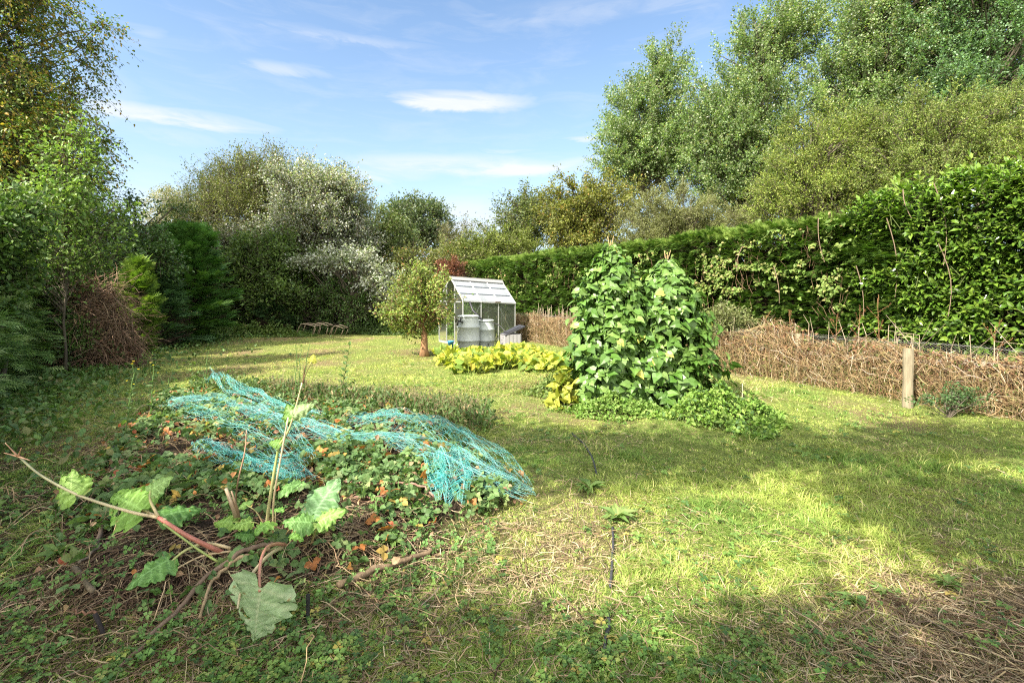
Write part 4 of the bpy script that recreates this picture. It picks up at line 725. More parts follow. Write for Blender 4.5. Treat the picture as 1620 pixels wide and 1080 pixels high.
    # tomato plants inside
    for i, (a, b, h) in enumerate(((.45, .5, 1.5), (.95, .9, 1.35), (1.45, .6, 1.2), (.4, 1.25, 1.4))):
        q = P(a, b, 0); t = thing('tomato_plant', ['tall tomato plant inside the greenhouse nearest its open gable', 'tomato plant in the middle of the greenhouse', 'shorter tomato plant inside the greenhouse at its right end', 'tomato plant at the back wall of the greenhouse'][i], 'plant', (q[0], q[1], 0), 'plants in the greenhouse')
        rng = np.random.default_rng(200+i); s = Soup(); s.tubes(np.array([[q[0], q[1], 0], [q[0]+.03, q[1], h]]), np.array([.008, .004]), (.1, .16, .05), 5); n = 420; z = .15+rng.random(n)*(h-.1); p = np.stack([q[0]+rng.normal(size=n)*.15, q[1]+rng.normal(size=n)*.15, z], 1)
        s.inst(LEAF, p, rdir(n, -.3, rng), rdir(n, 1, rng), .09, pick([(3, .10, .20, .04), (1, .17, .26, .07)], n, .2, rng)); s.build('leaves', M_MATTE, t)
greenhouse()
def lathe(s, c, prof, col, n=32, cap=True):
    prof = np.array(prof, float); a = np.arange(n)*2*math.pi/n; K = len(prof)
    v = np.stack([c[0]+np.outer(prof[:, 0], np.cos(a)), c[1]+np.outer(prof[:, 0], np.sin(a)), c[2]+np.repeat(prof[:, 1:2], n, 1)], -1)
    idx = np.arange(K*n).reshape(K, n); a0, a1, b0, b1 = idx[:-1], np.roll(idx, -1, 1)[:-1], idx[1:], np.roll(idx, -1, 1)[1:]
    f = np.concatenate([np.stack([a0, a1, b1], -1).reshape(-1, 3), np.stack([a0, b1, b0], -1).reshape(-1, 3)]); s.add(v.reshape(-1, 3), f, col)
def butt(x, y, h, r, lab, dark, tap=True):
    g = float(hgt(x, y)); th = thing('water_butt', lab, 'water butt', (x, y, g), 'water butts by the greenhouse'); s = Soup()
    base = [(.0, 0), (r*.88, 0), (r*.90, .03)]; out = list(base)
    for z, rr in ((.12, .93), (.235, .965), (.25, 1.03), (.275, 1.03), (.29, .985), (.45, 1.0), (.60, .985), (.615, 1.03), (.64, 1.03), (.655, .96), (.78, .93), (.86, .88), (.90, .87)): out.append((r*rr, h*z/.95))
    s_ = list(out); lathe(s, (x, y, g), s_, dark, 40); s.build('barrel', M_PLAST, th, smooth=True)
    s = Soup(); lathe(s, (x, y, g+h*.94), [(r*.88, 0), (r*.93, .0), (r*.94, .035), (r*.86, .045), (r*.82, .032), (r*.3, .05), (0, .052)], tuple(c*1.08 for c in dark), 40); s.build('lid', M_PLAST, th, smooth=True)
    if tap: s = Soup(); q = np.array([x+.10, y-r*.92, g+.13]); s.tubes(np.stack([q, q+(0, -.07, 0), q+(0, -.09, -.04)]), np.array([.014, .014, .011]), (.02, .02, .02), 8); s.box(q+(0, -.05, .025), (.03, .006, .008), (.02, .02, .02)); s.build('tap', M_BLK, th)
    return th
b1 = butt(X(741, 13.55), 13.55, .97, .315, 'taller light grey ribbed water butt with black pipe fittings on its side', (.43, .47, .46))
b2 = butt(X(768, 13.95), 13.95, .82, .265, 'shorter grey ribbed water butt partly hidden by leaves, right of the taller one', (.38, .42, .40))
def fittings():
    s = Soup(); x0, y0 = X(741, 13.55), 13.55; c = np.array([x0-.22, y0-.27, .80])
    for k, (dx, dz, ex, ez) in enumerate(((0, 0, -.10, .07), (0, 0, .10, -.02), (-.02, .02, -.06, -.12), (.02, 0, .05, .10), (-.08, .06, -.10, -.02))):
        s.tubes(np.stack([c+(dx, 0, dz), c+((dx+ex)/2, -.03, (dz+ez)/2), c+(ex, -.01, ez)]), np.array([.024, .02, .024]), (.03, .03, .032), 8)
    s.build('pipe_fittings', M_BLK, b1)
    th = thing('overflow_hose', 'black hose arching from the shorter water butt to the grey bin', 'hose', (X(785, 13.9), 13.9, .5)); t = np.linspace(0, 1, 14)[:, None]
    a, b = np.array([X(779, 13.8), 13.75, .72]), np.array([X(803, 13.2), 13.25, .42]); P = a*(1-t)+b*t+np.array([0, 0, .09])*np.sin(t*3.14); s = Soup(); s.tubes(P, np.full(14, .014), (.03, .03, .03), 7); s.build('pipe', M_BLK, th, smooth=True)
    th = thing('rain_diverter', 'black sloping downpipe between the two water butts', 'pipe', (X(755, 13.9), 13.9, .7)); s = Soup(); s.tubes(np.array([pt(743, 477, 14.1), pt(748, 491, 14.0), pt(764, 507, 13.8)]), np.array([.022, .03, .03]), (.035, .035, .04), 8); s.build('pipe', M_BLK, th, smooth=True)
fittings()
def compost_bin():
    Y = 12.9; x = X(808, Y); g = float(hgt(x, Y)); th = thing('compost_bin', 'square grey ribbed compost bin with its black lid tipped open', 'compost bin', (x, Y, g)); c, s_ = math.cos(.35), math.sin(.35); ax = np.array([[c, s_, 0], [-s_, c, 0], [0, 0, 1.]])
    s = Soup(); w = .21
    for sx, sy, hx_, hy in ((0, -1, w, .012), (0, 1, w, .012), (-1, 0, .012, w-.014), (1, 0, .012, w-.014)):
        s.box(np.array([x, Y, g+.25])+ax[0]*sx*w+ax[1]*sy*w, (hx_, hy, .25), (.27, .26, .27), ax)
        for q in (-.75, -.25, .25, .75): s.box(np.array([x, Y, g+.25])+ax[0]*(sx*(w+.014) if sx else q*w)+ax[1]*(sy*(w+.014) if sy else q*w), ((.005 if sx else .03), (.005 if sy else .03), .235), (.31, .30, .31), ax)
    s.build('bin_body', M_PLAST, th)
    s = Soup(); t = nrm(ax[0]*1+np.array([0, 0, .42])); n_ = nrm(np.cross(t, ax[1])); s.box(np.array([x, Y, g+.59])+ax[0]*.05, (.30, .23, .015), (.035, .035, .04), np.stack([t, ax[1], n_])); s.box(np.array([x, Y, g+.61])+ax[0]*.05, (.20, .15, .02), (.035, .035, .04), np.stack([t, ax[1], n_])); s.build('lid', M_BLK, th)
    Y = 14.0; x = X(713, Y); g = float(hgt(x, Y)); th = thing('bucket', 'bright blue plastic bucket on the ground by the greenhouse corner', 'bucket', (x, Y, g)); s = Soup(); lathe(s, (x, Y, g), [(0, .0), (.068, 0), (.09, .15), (.098, .155), (.098, .17), (.09, .17), (.066, .02), (0, .02)], (.05, .27, .50), 24); s.build('bucket_body', M_PLAST, th, smooth=True)
    s = Soup(); a = np.linspace(0, math.pi, 12); s.tubes(np.stack([x+.095*np.cos(a), Y-.02-.05*np.sin(a), g+.165+.05*np.sin(a)], 1), np.full(12, .004), (.5, .5, .5), 5); s.build('handle', M_METAL, th)
compost_bin()
def old_frames():
    rng = np.random.default_rng(210)
    for i, (xa, xb, ya, lab, lean) in enumerate(((472, 500, 512, 'rusty bent metal hoop frame, leftmost of the three at the back of the lawn', 1), (497, 520, 511, 'pale rusty hoop frame in the middle of three at the back of the lawn', 1), (524, 544, 515, 'short rusty hoop frame, rightmost of three at the back of the lawn', 1))):
        Y = 17.6; b0, b1_ = at(xa-4*lean, 536), at(xb-4*lean, 537); b0 = np.array([X(xa-4, Y), Y, 0]); b1_ = np.array([X(xb-5, Y), Y, 0]); t0, t1 = pt(xa+3, ya, Y), pt(xb, ya+4, Y)
        th = thing('hoop_frame', lab, 'metal frame', ((b0[0]+b1_[0])/2, Y, 0), 'rusty hoop frames'); cm = (.42, .33, .24)
        for dy in (0, .35): s = Soup(); o = np.array([.06*(dy > 0), dy, 0]); s.tubes(np.stack([b0+o, (b0+t0*3)/4+o, t0+o+(.05, 0, .0), t0*.5+t1*.5+o+(0, 0, .015), t1+o-(.03, 0, 0), (b1_+t1*3)/4+o, b1_+o]), np.full(7, .016), cm, 7); s.build('hoop', M_METAL, th, smooth=True)
        s = Soup(); s.tubes(np.stack([t0+(.05, 0, 0), t0+(.11, .35, 0)]), np.full(2, .012), cm, 6); s.build('cross_bar', M_METAL, th); s = Soup(); s.tubes(np.stack([t1-(.03, 0, 0), t1+(.03, .35, 0)]), np.full(2, .012), cm, 6); s.build('cross_bar', M_METAL, th)
old_frames()
# ------------------------------------------------------------ fruit tree on the lawn
ft = tree('pear_tree', 'small untidy fruit tree with thick short orange brown trunk on the lawn', 'tree', (X(671, 12.1), 12.1), .105,
     [egg(666,444,12.1,26,20), egg(664,477,12.1,40,38), egg(640,490,12.1,30,28), egg(684,488,12.1,22,38), egg(682,520,12.1,14,13), egg(655,510,12.1,20,16)], 205, 64, .062, LEAF, [(3, .19, .29, .05), (2, .28, .36, .09), (2, .10, .18, .035), (.4, .32, .2, .08)], twl=.30, up=.3, seed=140, bark=(.30, .17, .09), twc=(.2, .13, .09), tw_r=.004, zmin=.62, nup=.3, top=1.9, outl=.6, amin=.40, limb=.11, cj=.35)
s = Soup(); rng_ = np.random.default_rng(141)
for q in range(5):
    a = pt(660, 500, 12.1); b = pt([612, 618, 606, 622, 735][q], [487, 508, 485, 520, 470][q], 11.9); t = np.linspace(0, 1, 9)[:, None]; P = a*(1-t)+b*t; P[:, 2] += .06*np.sin(t[:, 0]*3.1); s.tubes(P, np.linspace(.012, .004, 9), (.2, .14, .1), 5)
    t = .45+.55*rng_.random((60, 1)); s.inst(LEAF, a*(1-t)+b*t+rng_.normal(size=(60, 3))*.035, rdir(60, 0, rng_), rdir(60, .6, rng_), .055, pick([(3, .2, .25, .06), (2, .28, .24, .12)], 60, .2, rng_))
s.build('side_branch', M_MATTE, ft)

# ------------------------------------------------------------ runner beans
M_BEAN = leaf_mat('bean_leaf', .42, .42, .2)
def beans():
    rng = np.random.default_rng(150); top1, top2 = pt(966, 402, 6.95), pt(1056, 424, 7.1)
    for q, (tp, cx, cy_, rb, rx2, m, lab) in enumerate(((top1, 1.46, 7.0, .42, .44, 1100, 'taller left wigwam of runner beans in broad fresh green leaf'), (top2, 2.10, 7.10, .44, .54, 1250, 'lower right wigwam of runner beans with cane tips showing'))):
        th = thing('runner_bean_wigwam', lab, 'bean plants', (cx, cy_, float(hgt(cx, cy_))), 'runner bean wigwams')
        g = float(hgt(cx, cy_))
        for k in range(6):
            a = k*1.047+.4; b = np.array([cx+rb*math.cos(a), cy_+rb*math.sin(a), g-.03]); t_ = tp+np.array([.05*math.cos(a+3), .05*math.sin(a+3), .12+.07*(k % 3)]); s = Soup(); s.tubes(np.stack([b, (b+t_)/2, t_]), np.array([.009, .008, .006]), (.45, .33, .17), 6); s.build('cane', M_WOOD, th)
        n = m; t = rng.random(n)**1.05; a = rng.random(n)*6.283; Hh = tp[2]-g
        prof = (rx2+.02)*(1-t**2.8)+.09*np.sqrt(np.clip(1-t, 0, 1))+.05; lump = 1+.13*np.sin(a*3+t*6+q)+.10*np.sin(a*7-t*15)+.16*rng.normal(size=n)
        r = prof*lump*(1-.35*rng.random(n)**3); bx = cx+(tp[0]-cx)*t; by = cy_+(tp[1]-cy_)*t
        c = np.stack([bx+np.cos(a)*r, by+np.sin(a)*r*.85, g+.10+t*(Hh-.02)], 1); o = np.stack([np.cos(a), np.sin(a), 0*a], 1); s = Soup(); st = Soup()
        for j, (sd, dz) in enumerate(((0, 0), (1, .03), (-1, .03))):
            side = np.stack([-o[:, 1], o[:, 0], 0*a], 1)*sd; ax = o*.42+side*.75+np.array([0, 0, -.65+.35*abs(sd)])+rng.normal(size=(n, 3))*.28; nn = o*.85+np.array([0, 0, .75])+rng.normal(size=(n, 3))*.25
            s.inst(HEART, c+side*.028+np.array([0, 0, dz]), ax, nn, (.065+.075*rng.random(n)**1.3)*(1+.15*(t < .6)), pick([(3, .07, .165, .022), (3, .10, .21, .035), (1.3, .155, .28, .06), (.10, .40, .38, .08)], n, .18, rng))
        for k in range(16):       # loose shoots standing off the outline
            t0 = rng.uniform(.35, 1.0); a0 = rng.random()*6.283; w0 = rx2*(1-t0**2.8)+.06; b0 = np.array([cx+(tp[0]-cx)*t0+math.cos(a0)*w0, cy_+(tp[1]-cy_)*t0+math.sin(a0)*w0*.85, g+t0*Hh]); e0 = b0+np.array([math.cos(a0)*.13, math.sin(a0)*.1, .05+.16*t0*rng.random()]); st.tubes(np.stack([b0, (b0+e0)/2+(0, 0, .03), e0]), np.array([.004, .003, .002]), (.14, .22, .07), 3)
            m9 = 7; tt = np.linspace(.2, 1, m9)[:, None]; s.inst(HEART, b0*(1-tt)+e0*tt+rng.normal(size=(m9, 3))*.02, np.array([math.cos(a0)*.5, math.sin(a0)*.5, -.3])+rng.normal(size=(m9, 3))*.5, np.array([0, -.4, .8])+rng.normal(size=(m9, 3))*.3, .06+.05*rng.random(m9), pick([(3, .12, .24, .04), (1, .18, .32, .07)], m9, .15, rng))
        s.build('leaves', M_BEAN, th)
        ic = np.stack([bx+.55*(c[:, 0]-bx), by+.55*(c[:, 1]-by), c[:, 2]-.08], 1); st.tubes(np.stack([ic, (ic+c)/2+(0, 0, .02), c], 1), np.array([.004, .003, .002]), (.14, .22, .07), 3, cap=False)
        for k in range(26):
            a0 = k*1.9; tt = np.linspace(0, .97, 26); rr = rb*(1-tt)+.03; st.tubes(np.stack([cx+(tp[0]-cx)*tt+np.cos(a0+tt*3)*rr, cy_+(tp[1]-cy_)*tt+np.sin(a0+tt*3)*rr, g+tt*Hh], 1), np.full(26, .004), (.13, .2, .06), 3)
        n2 = 50; t = .3+.6*rng.random(n2); a = rng.random(n2)*6.283; 
        st.build('vines', M_MATTE, th)
        # inner leaves, in darker greens than the outer ones
        s = Soup(); n3 = 900; t = rng.random(n3)*.95; a = rng.random(n3)*6.283; r = rx2*(1-t**1.5)*.62*rng.random(n3)**.5; s.inst(HEART, np.stack([cx+(tp[0]-cx)*t+np.cos(a)*r, cy_+(tp[1]-cy_)*t+np.sin(a)*r, g+.1+t*Hh*.95], 1), rdir(n3, -.5, rng), rdir(n3, .6, rng), .11, pick([(3, .05, .12, .03), (1, .08, .16, .04)], n3, .2, rng)); s.build('inner_leaves', M_MATTE, th)
    # crisp weeds round the foot
    def mound(nm, lab, cat, cx, cy_, rx, ry, h, n, ls, pal, T=LEAF, kind=None, seed=1, m=M_MATTE, pw=.5):
        rg = np.random.default_rng(seed); a = rg.random(n)*6.283; r = rg.random(n)**(pw*1.35)*(1+.22*np.sin(a*3+seed)+.12*np.sin(a*7+seed))*1.12; x = cx+np.cos(a)*rx*r; y = cy_+np.sin(a)*ry*r; z = hgt(x, y)+.015+h*np.clip(1-r**2, .05, 1)*(.35+.65*rg.random(n))*(.25+1.4*vnoise(x, y, .16, seed % 30)); s = Soup()
        s.inst(T, np.stack([x, y, z], 1), rdir(n, .35, rg), rdir(n, 1.4, rg), ls*(.6+.8*rg.random(n)), pick(pal, n, .22, rg))
        q = rg.integers(0, n, n//7); p1 = np.stack([x[q], y[q], z[q]], 1); p0 = p1.copy(); p0[:, 2] = hgt(p1[:, 0], p1[:, 1]); p0[:, :2] += rg.normal(size=(len(q), 2))*.04; s.tubes(np.stack([p0, p1], 1), np.array([.003, .002]), (.12, .17, .05), 3, cap=False)
        return s.build(nm, m, kind=kind, label=lab, category=cat) if kind else s.build(nm, m, label=lab, category=cat)
    mound('chickweed_mound', 'bright green weedy mound right of the bean plants on the lawn', 'weeds', 2.62, 6.0, .72, .55, .30, 5200, .05, [(3, .15, .29, .045), (2, .22, .36, .07), (1, .08, .17, .04)], seed=301)
    mound('weed_fringe', 'low green weeds along the foot of the left bean wigwam', 'weeds', 1.35, 6.35, .65, .35, .20, 2600, .045, [(3, .14, .27, .045), (2, .2, .33, .07)], seed=302)
    mound('nasturtium_clump', 'yellow leafed clump against the left foot of the beans', 'weeds', .72, 6.75, .20, .22, .42, 170, .12, [(3, .30, .36, .05), (2, .38, .40, .08), (1, .2, .3, .05)], T=HEART, seed=303)
    mound('dead_bean_stems', 'patch of dry brown weeds lying before the squash', 'weeds', .15, 7.9, 1.1, .5, .09, 1500, .032, [(3, .30, .24, .12), (3, .2, .25, .06), (1, .24, .15, .08)], seed=304, m=M_MATTE, T=LEAFN)
    mound('low_weed_fringe', 'green weeds between squash and beans', 'weeds', .75, 7.6, .5, .45, .22, 1500, .05, [(3, .12, .20, .04), (2, .18, .26, .06)], seed=305)
    mound('grassy_weed_clump', 'fresh green weeds at the back left end of the lawn below the thicket', 'weeds', -9.4, 17.6, 2.2, .5, .42, 4200, .08, [(3, .10, .19, .04), (2, .14, .22, .05)], seed=306)
    mound('nettle_fringe', 'dark green nettles along the foot of the ivy thicket', 'weeds', -4.6, 18.4, 3.8, .45, .38, 6000, .08, [(3, .06, .12, .03), (2, .09, .16, .04)], seed=307)
    # squash plants
    rg = np.random.default_rng(310)
    for i, (px, Y, n, r) in enumerate(((718, 11.5, 150, .42), (735, 10.6, 170, .50), (775, 11.6, 170, .52), (790, 10.3, 190, .50), (833, 11.2, 180, .5), (858, 9.9, 170, .42), (745, 9.6, 100, .38), (820, 12.3, 120, .4))):
        x = X(px, Y); th = thing('squash_plant', 'squash plant with yellowing broad leaves in the bed before the water butts', 'squash plant', (x, Y, float(hgt(x, Y))), 'yellowing squash plants'); s = Soup(); st = Soup()
        a = rg.random(n)*6.283; q = rg.random(n)**.5*r; p = np.stack([x+np.cos(a)*q*1.15, Y+np.sin(a)*q, .05+.20*rg.random(n)**.7], 1); p[:, 2] += hgt(p[:, 0], p[:, 1])
        low = p[:, 2] < .2; col = pick([(3.4, .40, .42, .045), (3, .28, .36, .045), (2.6, .16, .27, .04), (.7, .45, .36, .06)], n, .15, rg)
        s.inst(LEAFW, p, rdir(n, .1, rg), rdir(n, 1.6, rg)+np.array([0, -.3, 0]), .10+.09*rg.random(n), col); s.build('leaves', M_MATTE, th)
        c0 = p.copy(); c0[:, 2] = hgt(p[:, 0], p[:, 1])+.01; c0[:, 0] = x+(p[:, 0]-x)*.6; st.tubes(np.stack([c0, p], 1), np.array([.006, .004]), (.25, .32, .08), 4, cap=False); st.build('stalks', M_MATTE, th)
LEAFW = T_multi(T_heart(.52, .10, .2), (0,), 1)
beans()
# ------------------------------------------------------------ strawberry bed
def bed():
    rng = np.random.default_rng(400); n = 27000; x = rng.uniform(-5.4, .3, n); y = rng.uniform(2.2, 7.5, n); d = dpoly(x, y, BED)
    soil = np.exp(-(((x+1.9)/1.35)**2+((y-2.6)/.8)**2)**2); soil2 = np.exp(-(((x+.6)/.4)**2+((y-3.1)/.35)**2))
    k = (d > .04) & (rng.random(n) < (.95-.84*soil-.6*soil2)*(.14+1.0*sstep(.36, .58, vnoise(x, y, .28, 401)))); x, y = x[k], y[k]; n = len(x)
    z = hgt(x, y)+.02+.09*rng.random(n)**.8*(.5+.9*vnoise(x, y, .4, 404))*(1-.4*sstep(4, 2.6, y)); col = pick([(4, .09, .18, .05), (3, .13, .24, .075), (1.2, .2, .3, .10), (.3, .33, .13, .04), (.3, .38, .27, .07)], n, .2, rng)
    s = Soup(); s.inst(STRAW3, np.stack([x, y, z], 1), rdir(n, .1, rng), rdir(n, 1.7, rng), .030+.030*rng.random(n), col)
    q = rng.integers(0, n, 5000); p1 = np.stack([x[q], y[q], z[q]], 1); p0 = p1+np.stack([rng.normal(size=5000)*.03, rng.normal(size=5000)*.03, 0*q], 1); p0[:, 2] = hgt(p0[:, 0], p0[:, 1]); s.tubes(np.stack([p0, p1], 1), np.array([.0014, .001]), (.16, .15, .06), 3, cap=False)
    s.build('strawberry_foliage', M_MATTE, kind='stuff', label='dense strawberry leaves covering the raised bed', category='strawberry plants')
    n = 2300; x = rng.uniform(-5.3, .2, n); y = rng.uniform(2.2, 7.2, n); k = (dpoly(x, y, BED) > -.05) & (rng.random(n) < .25+.75*sstep(2.8, 4, y)); x, y = x[k], y[k]; n = len(x); s = Soup()
    s.inst(T_leaf(.42, .16, .3), np.stack([x, y, hgt(x, y)+.02+.10*rng.random(n)], 1), rdir(n, .1, rng), rdir(n, 1.0, rng), .02+.035*rng.random(n), pick([(2, .42, .19, .07), (3, .36, .24, .14), (3, .24, .15, .09), (.8, .42, .12, .06), (1, .5, .38, .12)], n, .25, rng))
    s.build('withered_strawberry_leaves', M_MATTE, kind='stuff', label='orange, red and brown withered leaves among the strawberries', category='dead leaves')
    n = 5200; x = rng.uniform(-3.9, -.1, n); y = rng.uniform(1.9, 4.2, n); k = (dpoly(x, y, BED) > -.35) & (rng.random(n) < sstep(.42, .6, vnoise(x, y, .16, 403))); x, y = x[k], y[k]; n = len(x); s = Soup()
    s.inst(TREF, np.stack([x, y, hgt(x, y)+.015+.05*rng.random(n)], 1), rdir(n, .2, rng), rdir(n, 1.8, rng), .012+.022*rng.random(n)**1.5, pick([(3, .10, .22, .05), (2, .15, .29, .07), (1, .07, .15, .04)], n, .2, rng))
    s.build('creeping_buttercup', M_MATTE, kind='stuff', label='small weed leaves creeping over the dark soil of the bed', category='ground cover')
    # soil crumbs and straw litter at the near end of the bed
    n = 14000; x = -1.9+rng.normal(size=n)*1.1; y = 2.65+rng.normal(size=n)*.45; k = (dpoly(x, y, BED) > -.12) & (y > 1.9); x, y = x[k], y[k]; n = len(x); s = Soup()
    cub = tri([(-.5,0,-.5),(.6,-.1,-.3),(.1,.6,-.2),(0,.2,.5)], [(0,1,3),(1,2,3),(2,0,3),(0,2,1)])
    s.inst(cub, np.stack([x, y, hgt(x, y)+.004], 1), rdir(n, .1, rng), rdir(n, 1, rng), .006+.022*rng.random(n)**3, pick([(3, .035, .024, .016), (2, .06, .043, .03), (1, .10, .08, .055)], n, .3, rng)); s.build('soil_crumbs', M_DRY, kind='stuff', label='crumbs of dark soil at the near end of the bed', category='soil')
    s = Soup()
    def litter(cx, cy_, sx, sy, n, L_, col, sd, r0=.0012, hz=.03):
        rg = np.random.default_rng(sd); x = cx+rg.normal(size=n)*sx; y = cy_+rg.normal(size=n)*sy; k = y > 1.7; x, y = x[k], y[k]; n = len(x); K = 6; P = np.zeros((n, K, 3)); P[:, 0, 0] = x; P[:, 0, 1] = y; a = rg.random(n)*6.283
        for j in range(1, K): a = a+rg.normal(size=n)*.45; st = L_*(.4+rg.random(n))/K; P[:, j, 0] = P[:, j-1, 0]+np.cos(a)*st; P[:, j, 1] = P[:, j-1, 1]+np.sin(a)*st
        P[..., 2] = hgt(P[..., 0], P[..., 1])+.004+hz*rg.random((n, 1))*np.sin(np.linspace(.3, 2.9, K))[None]; s.tubes(P, r0*(1+1.4*rg.random((n, 1)))*np.ones((1, K)), pick(col, n, .3, rg), 3, cap=False)
    DR = [(3, .32, .235, .14), (2, .40, .31, .20), (2, .17, .11, .07), (1, .10, .065, .045)]
    litter(-.95, 3.05, .35, .25, 550, .30, DR, 410, hz=.05); litter(-1.5, 2.4, .8, .28, 800, .32, DR, 411); litter(-2.2, 2.6, .9, .45, 1200, .26, [(3, .09, .06, .04), (1, .20, .14, .09)], 412); litter(2.7, 2.1, .7, .3, 1500, .32, DR, 413, hz=.045); litter(.0, 3.0, 1.2, .5, 350, .2, DR, 414); litter(-2.3, 1.95, .9, .3, 900, .28, [(2, .26, .19, .12), (2, .14, .1, .065)], 416); litter(-3.2, 3.6, .5, .7, 500, .26, [(2, .22, .16, .1), (2, .12, .085, .06)], 417); litter(-2.8, 5, 1.3, 1.3, 1700, .3, DR, 415, hz=.12)
    s.build('dry_stem_litter', M_DRY, kind='stuff', label='fine dry stems and roots strewn over bed and turf', category='plant litter')
bed()
def netting():
    rng = np.random.default_rng(420); th = thing('garden_net', 'crumpled turquoise fruit netting draped across the strawberry bed', 'netting', at(520, 690))
    def sheet(path, wid, hh, nl, nc, seed, fold=.10):
        rg = np.random.default_rng(seed); G = np.array([at(*p)[:2] for p in path]); wid = np.array(wid, float); hh = np.array(hh, float); nu = 110; t = np.linspace(0, len(G)-1, nu)
        def ip(a): return np.interp(t, np.arange(len(G)), a)
        c = np.stack([ip(G[:, 0]), ip(G[:, 1])], 1)
        for _ in range(6): c[1:-1] = (c[:-2]+c[1:-1]*2+c[2:])/4
        T_ = nrm(np.gradient(c, axis=0)); Nn = np.stack([-T_[:, 1], T_[:, 0]], 1); w = ip(wid); h = ip(hh)
        v = np.linspace(-1, 1, nl); V = v[None]; U = t[:, None]
        bun = .42*np.sin(V*5.2+U*1.1+seed)+.22*np.sin(V*11+U*2.3); vv = V*.72+bun*.5; vv = vv+.05*(vnoise(U*2+0*V, V*3+0*U, .5, seed % 20)-.5)
        xy = c[:, None, :]+Nn[:, None, :]*(vv*w[:, None]/2)[..., None]+T_[:, None, :]*(.08*np.sin(V*7+U))[..., None]
        z = hgt(xy[..., 0], xy[..., 1])+.06+h[:, None]*(.45+.55*np.cos(vv*1.5))*(.55+.8*vnoise(U*1.3+0*V, vv*1.5, .35, (seed+3) % 30))+fold*.5*np.sin(V*11+U*2.3+1)*np.abs(np.cos(U*1.7+V))*.6+rg.normal(size=xy.shape[:2])*.004
        return np.concatenate([xy, z[..., None]], -1)
    def strands(G, r, seed, sk=2, name='strands'):
        rg = np.random.default_rng(seed); nu, nl, _ = G.shape; s = Soup(); A = G.transpose(1, 0, 2); col = pick([(3, .24, .60, .50), (2, .38, .74, .64), (1, .12, .46, .38)], nl, .1, rg); s.tubes(A+rg.normal(size=A.shape)*.0025, np.full(A.shape[:2], r), col, 3, cap=False)
        B = G[::sk]; s.tubes(B+rg.normal(size=B.shape)*.0025, np.full(B.shape[:2], r*.85), pick([(3, .05, .46, .38), (1, .09, .56, .48)], len(B), .1, rg), 3, cap=False)
        for k, dirn in ((0, 1), (1, -1)):   # diagonals of the mesh
            D = []; 
            for o in range(-nl, nu, 5):
                i = o+np.arange(nl); j = np.arange(nl) if dirn > 0 else np.arange(nl)[::-1]; m = (i >= 0) & (i < nu)
                if m.sum() == nl: D.append(G[i, j])
            if D: D = np.array(D); s.tubes(D, np.full(D.shape[:2], r*.8), pick([(1, .06, .48, .40)], len(D), .1, rg), 3, cap=False)
        return s.build(name, M_NET, th)
    a = sheet([(268,648),(330,642),(400,658),(455,674),(505,694),(560,706),(625,706),(690,730),(750,756),(828,792)], [.30,.45,.28,.30,.42,.46,.38,.66,.58,.24], [.03,.07,.05,.03,.06,.04,.04,.07,.05,.02], 58, 2, 5)
    strands(a, .0007, 430, 2)
    b = sheet([(320,715),(352,735),(400,752),(440,762),(480,775)], [.25,.28,.32,.36,.18], [.05,.06,.06,.06,.03], 24, 2, 8); strands(b, .0009, 431, 4)
    c = sheet([(275,645),(340,665),(410,690),(470,735),(490,745)], [.5,.9,.9,.5,.25], [.08,.10,.08,.08,.05], 24, 2, 11); strands(c, .0008, 432, 5)
    d = sheet([(560,690),(620,680),(690,700),(760,740),(820,778)], [.35,.5,.7,.6,.25], [.14,.16,.18,.14,.04], 26, 2, 14); strands(d, .0008, 433, 5)
    e = sheet([(700,745),(715,775),(712,800)], [.4,.5,.35], [.12,.06,.02], 26, 2, 17); strands(e, .0009, 434, 4)
    f = sheet([(330,618),(370,640),(430,655),(500,672)], [.25,.3,.25,.2], [.25,.2,.12,.08], 26, 2, 19); strands(f, .0009, 435, 4)
M_NET = leaf_mat('net_thread', .45, .4, .3, (1, 1, 1))
netting()

